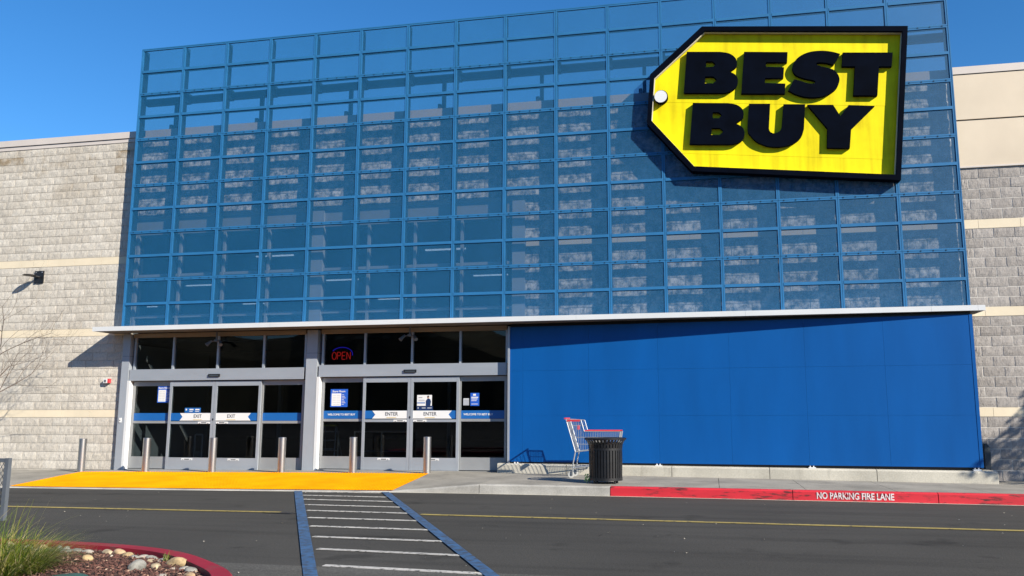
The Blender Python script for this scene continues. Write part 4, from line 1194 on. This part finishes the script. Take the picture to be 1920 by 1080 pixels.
# grasses
def blade_mesh(bases, mt, name, parent=None, seg=5):
    m = MB()
    for (x, y, z, az, L, lean, w, droop) in bases:
        dx, dy = math.cos(az), math.sin(az); sx, sy = -dy, dx
        b = len(m.v)
        for i in range(seg+1):
            t = i/seg
            r = L*(lean*t+droop*t*t*.6); h = L*(t*(1-.35*lean)-droop*.55*t*t*t)
            ww = w*(1-t**1.6)+.0006
            m.v += [(x+dx*r-sx*ww, y+dy*r-sy*ww, z+h), (x+dx*r+sx*ww, y+dy*r+sy*ww, z+h)]
        for i in range(seg): m.f.append((b+2*i, b+2*i+1, b+2*i+3, b+2*i+2))
    me = bpy.data.meshes.new(name); me.from_pydata(m.v, [], m.f); me.materials.append(mt)
    return link(name, me, parent)
def grass_mat(nm, stops):
    mm, nt, p = nodes(nm)
    g = N(nt, 'ShaderNodeNewGeometry')
    nt.links.new(ramp(nt, g.outputs['Random Per Island'], stops), p.inputs['Base Color'])
    p.inputs['Roughness'].default_value = .5; p.inputs['Specular IOR Level'].default_value = .3
    p.inputs['Transmission Weight'].default_value = 0
    tl = N(nt, 'ShaderNodeBsdfTranslucent'); nt.links.new(ramp(nt, g.outputs['Random Per Island'], stops), tl.inputs[0])
    mx = N(nt, 'ShaderNodeMixShader'); mx.inputs[0].default_value = .3
    nt.links.new(p.outputs[0], mx.inputs[1]); nt.links.new(tl.outputs[0], mx.inputs[2]); nt.links.new(mx.outputs[0], nt.nodes['Material Output'].inputs[0])
    return mm
M_GRASS = grass_mat('ornamental_grass', [(0,(.030,.07,.006)),(.3,(.08,.14,.012)),(.58,(.17,.21,.022)),(.76,(.27,.26,.05)),(.9,(.42,.35,.15)),(1,(.52,.45,.27))])
rnd = random.Random(11)
gr = thing('ornamental_grass', 'clump of long green ornamental grass at the lower left corner', 'grass clump', (0,0,0))
bs = []
for k in range(2600):
    a = rnd.uniform(0,6.283); r = .38*math.sqrt(rnd.random())
    az = a+rnd.gauss(0,.6); ln = .22+1.5*r+rnd.gauss(0,.2)
    bs.append((8.22+r*1.15*math.cos(a), -11.60+r*math.sin(a), .085, az, rnd.uniform(.22,.52), max(.05,ln), rnd.uniform(.0016,.0034), rnd.uniform(.15,.75)))
blade_mesh(bs, M_GRASS, 'blades', gr)
bs = []
for k in range(130):
    a = rnd.uniform(0,6.283); r = .3*math.sqrt(rnd.random())
    bs.append((8.10+r*math.cos(a), -11.55+r*math.sin(a), .085, rnd.uniform(-1.2,2.6), rnd.uniform(.50,.80), rnd.uniform(.1,.75), rnd.uniform(.0012,.0024), rnd.uniform(.05,.45)))
blade_mesh(bs, M_GRASS, 'seed_stalks', gr)
g2 = thing('grass_tuft', 'tiny yellow-green grass tuft between the stones', 'grass tuft', (0,0,0))
blade_mesh([(9.33+rnd.uniform(-.02,.02), -10.80+rnd.uniform(-.02,.02), .09, rnd.uniform(0,6.28), rnd.uniform(.07,.13), rnd.uniform(.05,.4), .002, .1) for _ in range(22)], M_GRASS, 'blades', g2)
# litter specks on the asphalt
M_LEAF = mat('pale_dry_leaf', (.5,.47,.4), .8)
m = MB()
for k in range(70):
    x, y = rnd.uniform(3,19), rnd.uniform(-11.5,-3.3); s = rnd.uniform(.008,.022); t = rnd.uniform(0,6.28)
    c_, s_ = math.cos(t)*s, math.sin(t)*s
    m.quad((x-c_,y-s_,.014),(x+s_*.5,y-c_*.5,.018),(x+c_,y+s_,.014),(x-s_*.5,y+c_*.5,.022))
tag(m.build('leaf_litter', M_LEAF), 'scattered pale specks of litter on the asphalt', 'litter', kind='stuff')

# ------------------------------------------------------------------ trees
M_BARK = mat('bare_bark', (.16,.125,.10), .9, var=.25, scale=12)
def bare_tree(root, base, h, spread, levels, seed, r0, mt, want=None, up=.75):
    rnd = random.Random(seed); trunk = MB(); limbs = MB(); tips = []
    def grow(p, d, L, r, lev, mbx):
        q = p; segs = 4 if lev < 2 else 3
        for s in range(segs):
            d2 = (d+Vector((rnd.gauss(0,.16),rnd.gauss(0,.16),rnd.gauss(0,.10)+.04))).normalized()
            q2 = q+d2*(L/segs); ra = r*(1-.45*s/segs); rb = r*(1-.45*(s+1)/segs)
            mbx.tube(q, q2, ra, rb, 7 if lev < 2 else 4)
            if lev < levels and s > 0:
                for _ in range(2 if lev else 2):
                    a = d2.orthogonal().normalized(); a.rotate(Matrix.Rotation(rnd.uniform(0,6.283),3,d2))
                    nd = (d2*up+a*rnd.uniform(.5,1.0)+Vector((0,0,.12))).normalized()
                    grow(q2, nd, L*rnd.uniform(.5,.72)*(spread if lev == 0 else 1), rb*.62, lev+1, limbs)
            q, d = q2, d2
        tips.append((q, lev))
    grow(Vector(base), Vector((.02,0,1)), h, r0, 0, trunk)
    trunk.build('trunk', mt, root, smooth=60); limbs.build('branches', mt, root)
    return tips
t1 = thing('bare_tree', 'small leafless tree whose twigs reach in at the left edge', 'tree', (0,0,0))
tips = bare_tree(t1, (-2.95,-1.75,.1), 2.9, .80, 4, 21, .032, M_BARK)
# leafy tree out on the right whose shade falls on the grey wall
t2 = thing('leafy_tree', 'leafy tree beyond the right edge shading the grey wall', 'tree', (0,0,0))
bare_tree(t2, (26.1,-2.75,.1), 3.0, .8, 2, 4, .09, M_BARK)
m = MB(); rnd = random.Random(3)
cl = [(26.0+rnd.gauss(0,.70), -2.75+rnd.gauss(0,.5), 4.12+rnd.gauss(0,.40), rnd.uniform(.2,.38)) for _ in range(56)]
for (x, y, z, r) in cl:
    for _ in range(48):
        v = Vector((rnd.gauss(0,1),rnd.gauss(0,1),rnd.gauss(0,1))).normalized()*r*rnd.random()**.4
        a = Vector((rnd.gauss(0,1),rnd.gauss(0,1),rnd.gauss(0,1))).normalized()*.06; b = a.orthogonal().normalized()*.035
        c = Vector((x,y,z))+v
        m.quad(c-a, c+b, c+a, c-b)
me = bpy.data.meshes.new('crown'); me.from_pydata(m.v, [], m.f); me.materials.append(mat('tree_leaf', (.06,.10,.03), .6, var=.4, scale=5)); link('crown', me, t2)
